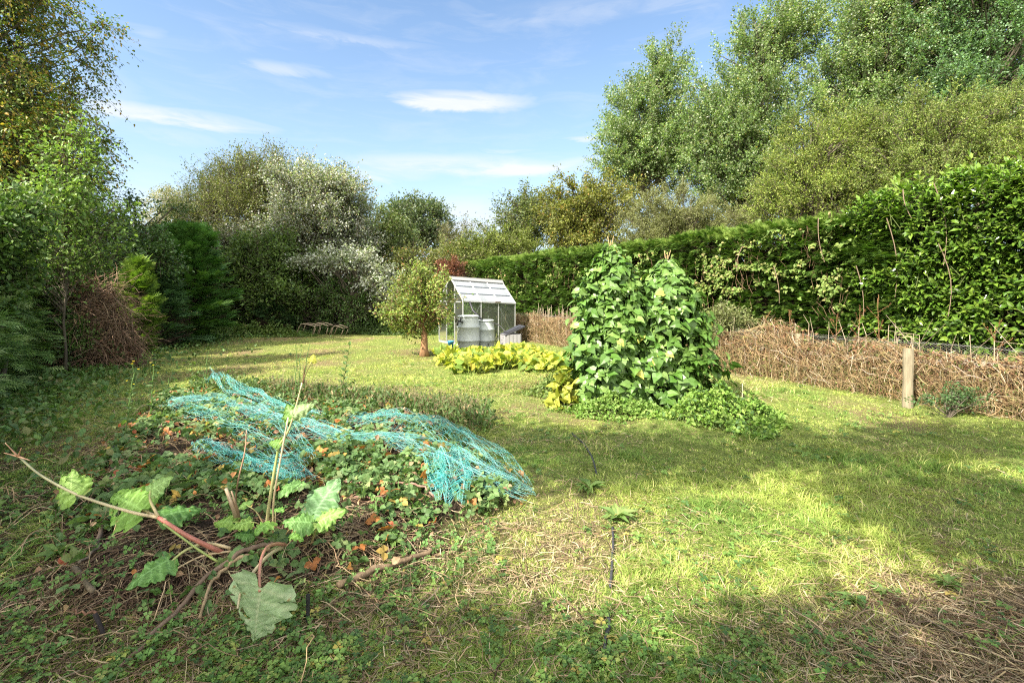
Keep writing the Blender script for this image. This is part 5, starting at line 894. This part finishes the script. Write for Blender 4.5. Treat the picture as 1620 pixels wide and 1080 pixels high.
# ------------------------------------------------------------ rhubarb
def big_leaf(base, axis, nr, L_, w, col, seed, name, parent, ruff=.05, curl=.25, hole=0, veincol=None, lobes=7):
    rg = np.random.default_rng(seed); nu, nv = 34, 27; u = np.linspace(0, 1, nu)[:, None]; v = np.linspace(-1, 1, nv)[None]
    out = np.sin(np.pi*np.clip(u**.62, 0, 1))**.75*(1-.25*u)+.22*(1-u)**3; edge = 1+.09*np.sin(u*lobes*6.28+seed)+.06*np.sin(u*lobes*13+2*seed)+.05*rg.normal(size=(nu, 1)); wd = w*L_*out*edge*.62
    x = v*wd+.02*L_*np.sin(9*u+seed)*0; y = u*L_-.16*L_*np.abs(v)**1.5*(1-u)**2*1.2+.035*L_*np.sin(np.abs(v)*9+u*14)*np.abs(v)**2
    z = -curl*L_*u**2-.10*L_*np.abs(v)**1.4*1.0*out+ruff*L_*(np.sin(u*23+v*4+seed)*np.abs(v)**1.3+.6*np.sin(u*37+seed*2-v*6)*np.abs(v)**2)
    vein = np.exp(-(v/.05)**2)+.9*np.exp(-(((np.abs(v)*.9-(u*5.0 % 1.0)))/.09)**2)*(np.abs(v) < .95)
    z = z-.010*L_*vein+.012*L_*np.sin(u*60)*np.cos(v*19)
    loc = np.stack([x+0*u, y, z], -1); Y = nrm(np.array(axis, float)); Xx = nrm(np.cross(Y, nr)); Z = np.cross(Xx, Y); P = np.array(base)+loc@np.stack([Xx, Y, Z])
    c = np.array(col)*(1+.10*rg.normal(size=(nu, nv, 1)))*(1+.10*np.sin(u*11+v*5))[..., None]; vc = np.array(veincol or [min(1, k*1.7+.08) for k in col]); m = (np.clip(vein, 0, 1)*.75)[..., None]; c = c*(1-m)+vc*m
    br = (rg.random((nu, nv, 1)) < .03*np.abs(v)[..., None]**3); c = np.where(br, np.array([.3, .2, .08]), c)
    idx = np.arange(nu*nv).reshape(nu, nv); a, b, d, e = idx[:-1, :-1].ravel(), idx[:-1, 1:].ravel(), idx[1:, 1:].ravel(), idx[1:, :-1].ravel(); f = np.concatenate([np.stack([a, b, d], 1), np.stack([a, d, e], 1)])
    if hole:
        fu = np.tile(np.repeat(np.linspace(0, 1, nu-1), nv-1), 2); fv = np.tile(np.tile(np.linspace(-1, 1, nv-1), nu-1), 2); k = np.ones(len(f), bool)
        for _ in range(hole): hu, hv = rg.uniform(.35, .95), rg.choice([-1, 1])*rg.uniform(.5, 1.0); k &= np.hypot((fu-hu)/.05, (fv-hv)/.22) > 1
        f = f[k]
    s = Soup(); s.add(P.reshape(-1, 3), f, c.reshape(-1, 3)); return s.build(name, M_BIG, parent, smooth=True)
M_BIG = leaf_mat('rhubarb_leaf', .5, .3, .28, (1, 1.15, .5))
def rhubarb():
    O = np.array(at(437, 852)); th = thing('rhubarb_plant', 'sprawling rhubarb with pink and pale stalks and large torn leaves', 'rhubarb', O); g = O[2]
    PK, PL, GRc, BR = (.44, .17, .12), (.50, .38, .22), (.26, .32, .09), (.22, .13, .08)
    def stalk(pts, r0, r1, c0, c1, lab=None):
        P = np.array(pts, float); K = len(P); t = np.linspace(0, 1, K); Q = polyn(P, (K-1)*5+1)
        for _ in range(4): Q[1:-1] = (Q[:-2]+2*Q[1:-1]+Q[2:])/4
        m = len(Q); tt = np.linspace(0, 1, m)[:, None]; s = Soup(); s.tubes(Q, np.linspace(r0, r1, m), (0, 0, 0), 8); cc = np.array(c0)*(1-tt)+np.array(c1)*tt; cc = cc*(1+.12*np.random.default_rng(K).normal(size=(m, 1))); s.c[-1] = np.repeat(cc, 8, 0); o = s.build('stalk', M_STALK, th, smooth=True)
        if lab: o['label'] = lab
        return Q
    def gz(px, py, dz=.02): q = np.array(at(px, py)); q[2] += dz; return q
    def pt(px, py, Y): return pt0(px, py, Y*.93)
    # long fallen stalk reaching left
    A = stalk([gz(352, 882, .03), pt(300, 850, 2.78), pt(250, 818, 2.78)], .013, .010, PK, (.48, .17, .12), 'pink lower length of the fallen stalk')
    stalk([pt(250, 818, 2.78), pt(215, 812, 2.76), pt(160, 796, 2.72), pt(115, 780, 2.68), pt(60, 750, 2.62), pt(28, 720, 2.58)], .009, .0045, PL, (.40, .40, .24), 'long pale flower stalk reaching to the left')
    for e in ((8, 700), (34, 708), (6, 716), (48, 728)): stalk([pt(29, 722, 2.58), pt(e[0], e[1], 2.56)], .005, .0015, (.35, .2, .12), (.3, .17, .1))
    stalk([pt(250, 816, 2.78), pt(236, 790, 2.8), pt(238, 775, 2.82)], .008, .005, PL, GRc); stalk([pt(262, 822, 2.78), pt(225, 806, 2.84), pt(205, 797, 2.85)], .007, .005, PL, PL)
    stalk([pt(345, 888, 2.76), pt(318, 872, 2.74), pt(285, 848, 2.72), pt(258, 828, 2.7)], .006, .005, GRc, GRc)
    up = np.array([0, -.35, 1.])
    big_leaf(pt(120, 782, 2.68), (-.8, .25, .55), (.1, -.9, .6), .17, .75, (.24, .38, .08), 1, 'leaf', th, hole=2); big_leaf(pt(112, 778, 2.68), (-.3, .3, .9), (.3, -.9, .2), .12, .6, (.28, .42, .11), 2, 'leaf', th, hole=1)
    big_leaf(pt(224, 806, 2.8), (-.92, .1, .45), (.1, -.75, .8), .21, .95, (.21, .37, .07), 3, 'leaf', th, hole=3); big_leaf(pt(238, 776, 2.82), (.55, .3, .5), (0, -.8, .7), .11, .8, (.25, .38, .12), 4, 'leaf', th); big_leaf(pt(225, 800, 2.9), (-.1, .5, .5), (.2, -.7, .7), .13, .7, (.25, .4, .08), 14, 'leaf', th, hole=1)
    big_leaf(gz(258, 842, .10), (.55, .6, .05), up, .20, .9, (.09, .2, .04), 5, 'leaf', th)
    # low leaf to the front left
    stalk([gz(365, 878, .04), gz(325, 885, .10), gz(290, 900, .10), gz(265, 918, .08)], .009, .006, PL, GRc); stalk([gz(365, 880, .03), gz(318, 892, .05), gz(272, 915, .04)], .006, .004, PL, PL)
    big_leaf(gz(267, 912, .09), (-.55, -.55, -.15), (-.2, -.45, 1), .19, .85, (.12, .25, .06), 6, 'leaf', th)
    # two stalks arching over to the hanging leaf
    P1 = [gz(455, 868, .02), pt(440, 859, 2.80), pt(422, 863, 2.62), pt(412, 885, 2.44), pt(410, 912, 2.32), pt(411, 935, 2.26)]
    stalk(P1, .009, .006, PK, (.45, .22, .14), 'pink stalk bent over to the hanging leaf'); stalk([gz(450, 872, .03), pt(425, 876, 2.6), pt(400, 905, 2.42), pt(380, 935, 2.32), pt(376, 962, 2.26)], .010, .005, PL, (.4, .36, .22))
    big_leaf(pt(412, 930, 2.26), (-.22, .10, -1), (-.1, -1, .15), .27, .92, (.30, .40, .22), 7, 'leaf', th, ruff=.045, curl=.12, veincol=(.46, .50, .32), hole=1)['label'] = 'large pale leaf hanging underside outwards'
    # upright flower stalk
    stalk([gz(420, 850, .0), pt(425, 800, 3.02), pt(434, 745, 3.05), pt(441, 705, 3.06)], .011, .007, (.42, .34, .2), GRc, 'upright green flower stalk')
    stalk([gz(432, 850, .0), pt(432, 790, 2.98), pt(442, 735, 3.0), pt(456, 660, 3.02)], .0065, .005, PL, (.5, .40, .26)); stalk([pt(441, 705, 3.06), pt(455, 685, 3.06), pt(464, 660, 3.08), pt(478, 605, 3.1)], .007, .004, GRc, (.48, .38, .24)); stalk([pt(478, 605, 3.1), pt(484, 590, 3.1), pt(493, 572, 3.1)], .004, .003, (.2, .13, .07), (.2, .2, .06)); stalk([pt(480, 606, 3.1), pt(481, 588, 3.1), pt(483, 579, 3.1)], .005, .003, (.12, .07, .04), (.12, .07, .04))
    big_leaf(pt(493, 573, 3.1), (.2, 0, 1), (0, -1, 0), .05, .8, (.30, .30, .04), 8, 'leaf', th); big_leaf(pt(464, 662, 3.08), (-.6, .2, .9), (.2, -1, .2), .10, .9, (.10, .2, .03), 9, 'leaf', th); big_leaf(pt(444, 700, 3.06), (-.9, .1, .1), (0, -.6, .8), .08, .8, (.10, .2, .03), 10, 'leaf', th); big_leaf(pt(466, 655, 3.06), (.9, 0, .55), (0, -1, .3), .13, .5, (.22, .30, .13), 11, 'leaf', th)
    # right leaves
    Q = stalk([gz(492, 862, .0), pt(497, 845, 3.02), pt(505, 825, 3.0)], .008, .005, (.25, .15, .08), GRc); stalk([gz(470, 862, 0), pt(478, 840, 3.05), pt(498, 818, 3.05)], .008, .005, (.3, .15, .1), GRc)
    big_leaf(pt(497, 812, 3.05), (.5, .35, .95), (-.25, -1, .4), .22, .82, (.12, .23, .09), 12, 'leaf', th, ruff=.035)['label'] = 'broad blue green upright leaf'; big_leaf(pt(505, 824, 3.0), (.9, -.1, .55), (-.2, -.7, .8), .16, .6, (.20, .34, .08), 13, 'leaf', th, ruff=.06); big_leaf(pt(492, 826, 3.0), (-.75, -.25, .25), (0, -.5, 1), .15, .8, (.14, .27, .07), 15, 'leaf', th)
    big_leaf(gz(400, 862, .06), (-.8, -.3, .3), up, .10, .8, (.10, .22, .05), 16, 'leaf', th); big_leaf(gz(448, 805, .14), (.6, -.1, .3), up, .16, .8, (.12, .24, .06), 17, 'leaf', th); big_leaf(gz(395, 838, .05), (-.6, -.3, .1), up, .12, .9, (.09, .2, .05), 18, 'leaf', th)
    rr = np.random.default_rng(455)
    for q in range(9):      # small leaves on short stalks round the crown
        ang = q*.72+.3; px, py = 437+62*math.cos(ang)+rr.normal()*8, 846+24*math.sin(ang)+rr.normal()*5; b = gz(437+18*math.cos(ang), 850+8*math.sin(ang), 0); e = gz(px, py, .07+.08*rr.random()); stalk([b, (b+e)/2+np.array([0, 0, .05]), e], .005, .003, (.42, .22, .13), GRc)
        big_leaf(e, (math.cos(ang), -.9*math.sin(ang), .15), (0, -.45, 1), .08+.06*rr.random(), .8, (.13+.08*rr.random(), .27+.08*rr.random(), .06), 60+q, 'leaf', th, ruff=.06, curl=.35)
    # split dead stub and crown
    stalk([gz(380, 832, .0), pt(370, 805, 3.1), pt(357, 772, 3.12)], .020, .009, (.34, .24, .15), (.45, .34, .22), 'split dry stub of an old stalk'); stalk([gz(381, 834, .0), pt(374, 800, 3.1), pt(366, 776, 3.12)], .013, .004, (.25, .17, .10), (.3, .2, .12))
    rg = np.random.default_rng(450)
    for q in range(16): a = rg.random()*6.283; L_ = .1+.16*rg.random(); b = O+np.array([rg.normal()*.09, rg.normal()*.06, .0]); stalk([b, b+np.array([math.cos(a)*L_*.6, math.sin(a)*L_*.6, .05+.04*rg.random()]), b+np.array([math.cos(a)*L_, math.sin(a)*L_, .03])], .008, .004, (.16, .08, .05), (.2, .12, .07))
    stalk([gz(372, 800, .0), pt(376, 760, 3.25), pt(388, 715, 3.3), pt(390, 680, 3.32)], .006, .003, (.34, .2, .13), (.36, .22, .14), 'thin reddish dead stem')
pt0 = pt
M_STALK = leaf_mat('rhubarb_stalk', .35, .45, 0)
rhubarb()

# ------------------------------------------------------------ sticks, logs, stakes
def stick(nm, lab, cat, pts, r0, r1, col, sides=7, m=None, group=None, part='shaft', wob=.006):
    P = np.array(pts, float); th = thing(nm, lab, cat, P[0], group); Q = polyn(P, (len(P)-1)*6+1); rg = np.random.default_rng(len(lab)); Q[1:-1] = (Q[:-2]+2*Q[1:-1]+Q[2:])/4; Q += rg.normal(size=Q.shape)*wob; R = np.linspace(r0, r1, len(Q))*(1+.05*rg.normal(size=len(Q))); s = Soup(); s.tubes(Q, R, np.array(col), sides); s.build(part, m or M_WOOD, th, smooth=True); return th
def gz(px, py, dz=.02): q = np.array(at(px, py)); q[2] += dz; return q
BRN = (.14, .09, .06)
stick('branch', 'long dark brown branch running from the rhubarb to the bottom left', 'branch', [gz(432, 872, .05), gz(385, 890, .07), gz(330, 925, .06), gz(290, 970, .05), gz(240, 1020, .04), gz(190, 1062, .02)], .013, .009, (.17, .12, .085), wob=.004)
stick('branch', 'second thinner branch lying alongside the long one below the rhubarb', 'branch', [gz(425, 880, .04), gz(370, 900, .05), gz(330, 940, .05), gz(318, 985, .03)], .012, .007, (.30, .22, .13), wob=.004)
stick('branch', 'dry reddish forked vine stem lying right of the rhubarb leaf', 'branch', [gz(545, 772, .05), gz(590, 782, .08), gz(640, 780, .08), gz(672, 784, .07), gz(694, 798, .02)], .010, .007, (.30, .17, .13), wob=.004)
stick('branch', 'darker vine stem just below the reddish one', 'branch', [gz(560, 792, .03), gz(600, 798, .05), gz(640, 790, .05)], .008, .004, (.2, .12, .09))
stick('log_edging', 'rotting branch edging the near right side of the bed', 'log', [gz(535, 935, .03), gz(590, 912, .035), gz(650, 892, .035), gz(688, 878, .03)], .020, .013, (.17, .12, .075), wob=.004)
stick('log_edging', 'dark rotten log edging the left side of the bed', 'log', [gz(150, 880, .02), gz(160, 845, .03), gz(168, 800, .03), gz(178, 745, .03)], .014, .011, (.10, .075, .055), 9, wob=.003)
stick('log_edging', 'mossy short log half buried in weeds at the lower left', 'log', [gz(118, 905, .02), gz(148, 945, .03)], .014, .012, (.15, .12, .08), 9, wob=.003)
stick('stick', 'thin grey stick lying across the soil at the left of the bed', 'stick', [gz(128, 900, .03), gz(150, 880, .04), gz(176, 862, .03)], .007, .004, (.2, .16, .12))
stick('stick', 'thin twig lying across the bottom left soil', 'stick', [gz(70, 1030, .03), gz(180, 1022, .06), gz(280, 1012, .05), gz(330, 1035, .03)], .004, .002, (.22, .17, .1))
stick('stake', 'short black peg leaning at the lower left corner of the bed', 'stake', [gz(170, 1010, -.02), gz(150, 1000, .09)], .010, .009, (.03, .025, .025), part='peg', wob=.001)
stick('stick', 'brown twig resting on top of the leaning black peg', 'stick', [gz(152, 998, .085), gz(130, 992, .08), gz(112, 985, .06)], .006, .003, (.2, .11, .07))
stick('stake', 'upright black peg in the soil at the front right of the bed', 'stake', [gz(487, 985, -.03), gz(487, 985, .14)], .010, .009, (.03, .03, .03), part='peg', wob=.0005)
stick('stake', 'black plastic tube stub at the far left corner of the bed', 'stake', [gz(184, 722, -.02), gz(184, 722, .10)], .03, .03, (.03, .03, .03), 12, part='peg', wob=.0005)
stick('stick', 'short bare stick standing at the front edge of the weedy mound', 'stick', [gz(1174, 640, 0), gz(1174, 640, .28)], .008, .006, (.45, .38, .28))
HS = 'black irrigation hose, length showing '
for pts, l in (([(905, 688), (925, 705), (938, 728), (944, 752)], 'in the shaded turf past the net'), ([(969, 838), (970, 865), (968, 900), (966, 932)], 'in the middle of the near lawn'), ([(962, 976), (964, 995), (958, 1015), (956, 1045)], 'nearest the bottom of the lawn')):
    stick('soaker_hose', HS+l, 'hose', [gz(a, b, .016) for a, b in pts], .0080, .0080, (.05, .05, .055), 8, M_BLK, 'lengths of hose in the lawn', 'hose_pipe', .001)
def ragwort(px, py, top_px, top_py, lab, flowers, seed, leafn=26, nm='sow_thistle', lsz=.10, T=LEAF, branch=3, col=(.09, .15, .05)):
    rg = np.random.default_rng(seed); b = np.array(at(px, py)); Y = b[1]; t_ = pt(top_px, top_py, Y); th = thing(nm, lab, 'weed', b); s = Soup(); K = 9; t = np.linspace(0, 1, K)[:, None]; P = b*(1-t)+t_*t+rg.normal(size=(K, 3))*.008; s.tubes(P, np.linspace(.008, .0035, K), (.14, .23, .07), 5)
    tips = [P[-1]]
    for k in range(branch): q = P[4+k % 4]; e = q+np.array([rg.normal()*.06, rg.normal()*.05, .10+.1*rg.random()])*(1.2); s.tubes(np.stack([q, (q+e)/2+rg.normal(size=3)*.008, e]), np.array([.003, .0025, .002]), col, 4); tips.append(e)
    s.build('stem', M_MATTE, th)
    s = Soup(); t = rg.random((leafn, 1))**1.5*.85; a = rg.random(leafn)*6.283; s.inst(T, b*(1-t)+t_*t, np.stack([np.cos(a), np.sin(a), .35+0*a], 1), np.array([0, 0, 1.])+rg.normal(size=(leafn, 3))*.3, lsz*(1.1-.7*t[:, 0]), pick([(3, .09, .17, .05), (1, .13, .22, .08)], leafn, .2, rg)); s.build('leaves', M_MATTE, th)
    if flowers:
        s = Soup()
        for e in tips: n = 10; a = np.arange(n)*.628; s.inst(T_dia(.25), np.repeat(e[None], n, 0), np.stack([np.cos(a), np.sin(a), .5+0*a], 1), np.array([0, 0, 1.])+np.zeros((n, 3)), np.full(n, .014), (.75, .60, .04))
        s.build('flowers', M_MATTE, th)
ragwort(196, 705, 214, 575, 'tall thin weed with yellow flower, nearest the left end of the bed', True, 1)
ragwort(238, 668, 243, 580, 'thin branching yellow flowered weed left of the netting', True, 2)
ragwort(258, 662, 266, 600, 'bushy grey green thistle at the left end of the netting', False, 3, 40, lsz=.08, branch=4)
ragwort(318, 640, 330, 555, 'slender seeding weed leaning right behind the netting', False, 4, 5, lsz=.06, nm='dock_weed', T=LEAFN)
ragwort(357, 640, 356, 590, 'leafy upright willowherb behind the left part of the net', False, 5, 40, nm='willowherb', lsz=.055, T=LEAFN, branch=1)
ragwort(466, 640, 470, 545, 'left one of the three bare upright stems behind the bed', False, 6, 10, nm='dock_weed', lsz=.05, T=LEAFN, branch=1)
ragwort(470, 640, 478, 545, 'middle one of the three bare upright stems behind the bed', False, 7, 10, nm='dock_weed', lsz=.05, T=LEAFN, branch=1)
ragwort(473, 640, 490, 543, 'right one of the three bare upright stems behind the bed', False, 8, 14, nm='dock_weed', lsz=.05, T=LEAFN, branch=2)
ragwort(396, 640, 402, 598, 'short leafy willowherb between net and lawn', False, 9, 30, nm='willowherb', lsz=.06, T=LEAFN, branch=1)
def spurge():
    rg = np.random.default_rng(460); b = np.array(at(539, 625)); t_ = pt(553, 547, b[1]); th = thing('willowherb', 'upright weed with paired oval leaves silhouetted on the sunny lawn', 'weed', b); s = Soup(); K = 7; t = np.linspace(0, 1, K)[:, None]; s.tubes(b*(1-t)+t_*t, np.linspace(.008, .003, K), (.10, .13, .04), 5); s.build('stem', M_MATTE, th); s = Soup()
    for k in range(14): q = b+(t_-b)*(.12+.88*k/14); sg = 1 if k % 2 else -1; s.inst(LEAF, q[None], np.array([[sg*.9, rg.normal()*.4, .75]]), np.array([[0, -.6, 1.]]), np.array([.10-.002*k]), (.07, .13, .03))
    s.inst(LEAF, t_[None], np.array([[.1, 0, 1.]]), np.array([[0, -1, 0.]]), np.array([.08]), (.08, .15, .03)); s.build('leaves', M_MATTE, th)
spurge()
def weedband():
    """untidy seed heads and docks on the back edge of the bed"""
    rng = np.random.default_rng(470); s = Soup(); n = 1500; px = rng.uniform(420, 760, n); py = 632+(px-420)*.10+rng.normal(size=n)*9; 
    Y = 1.6*765/(py-462); x = (px-810)/765*Y; z = hgt(x, Y); h = .10+.22*rng.random(n); a = rng.normal(size=(n, 2))*.06; p0 = np.stack([x, Y, z], 1); p1 = p0+np.stack([a[:, 0], a[:, 1], h], 1); s.tubes(np.stack([p0, (p0+p1)/2, p1], 1), np.array([.0018, .0015, .001]), pick([(2, .26, .2, .12), (2, .16, .18, .07), (1, .3, .2, .15)], n, .2, rng), 3, cap=False)
    m = 7; t = .45+.55*rng.random((n, m, 1)); p = p0[:, None]*(1-t)+p1[:, None]*t+rng.normal(size=(n, m, 3))*.007; s.inst(DIA, p.reshape(-1, 3), rdir(n*m, .6, rng), rdir(n*m, 0, rng), .012+.012*rng.random(n*m), pick([(2, .28, .21, .13), (2, .15, .18, .07), (1, .1, .15, .05)], n*m, .2, rng))
    m = 5200; px = rng.uniform(300, 780, m); py = 634+(px-420)*.10+rng.normal(size=m)*10; Y = 1.6*765/(py-462); x = (px-810)/765*Y; s.inst(LEAFN, np.stack([x, Y, hgt(x, Y)+.02+.18*rng.random(m)], 1), rdir(m, .9, rng), rdir(m, .4, rng), .04+.05*rng.random(m), pick([(3, .07, .14, .035), (2, .11, .19, .05), (.6, .26, .2, .1)], m, .2, rng))
    s.build('weed_strip', M_MATTE, kind='stuff', label='strip of seeding weeds along the far side of the bed', category='weeds')
    # leafy rosettes in the turf
    for i, (px, py, r, l) in enumerate(((932, 775, .12, 'grassy plantain rosette in the turf at the end of the net'), (975, 822, .13, 'dark plantain rosette where the hose goes under'), (1190, 545, .0, ''), (620, 862, .09, 'lone broad leafed weed right of the log edging'), (1395, 940, .06, 'bright green weed in the dry patch at the lower right'), (1350, 955, .08, 'grey green dandelion rosette in the dry patch'), (1500, 930, .08, 'bluish dock rosette at the right of the dry patch'), (86, 820, .10, 'pale toothed weed left of the bed'), (92, 880, .11, 'upright leafy weed at the lower left'))):
        if not r: continue
        rg = np.random.default_rng(480+i); b = np.array(at(px, py)); th = thing('weed_rosette', l, 'weed', b); n = 22; a = rg.random(n)*6.283; s = Soup(); s.inst(T_leaf(.17, .06, .35), b+np.stack([0*a, 0*a, .01+0*a], 1), np.stack([np.cos(a), np.sin(a), .35+.6*rg.random(n)], 1), np.array([0, 0, 1.])+rg.normal(size=(n, 3))*.2, r*(.7+.5*rg.random(n)), pick([(3, .12, .22, .05), (1, .18, .28, .07)], n, .15, rg)); s.build('leaves', M_MATTE, th)
weedband()
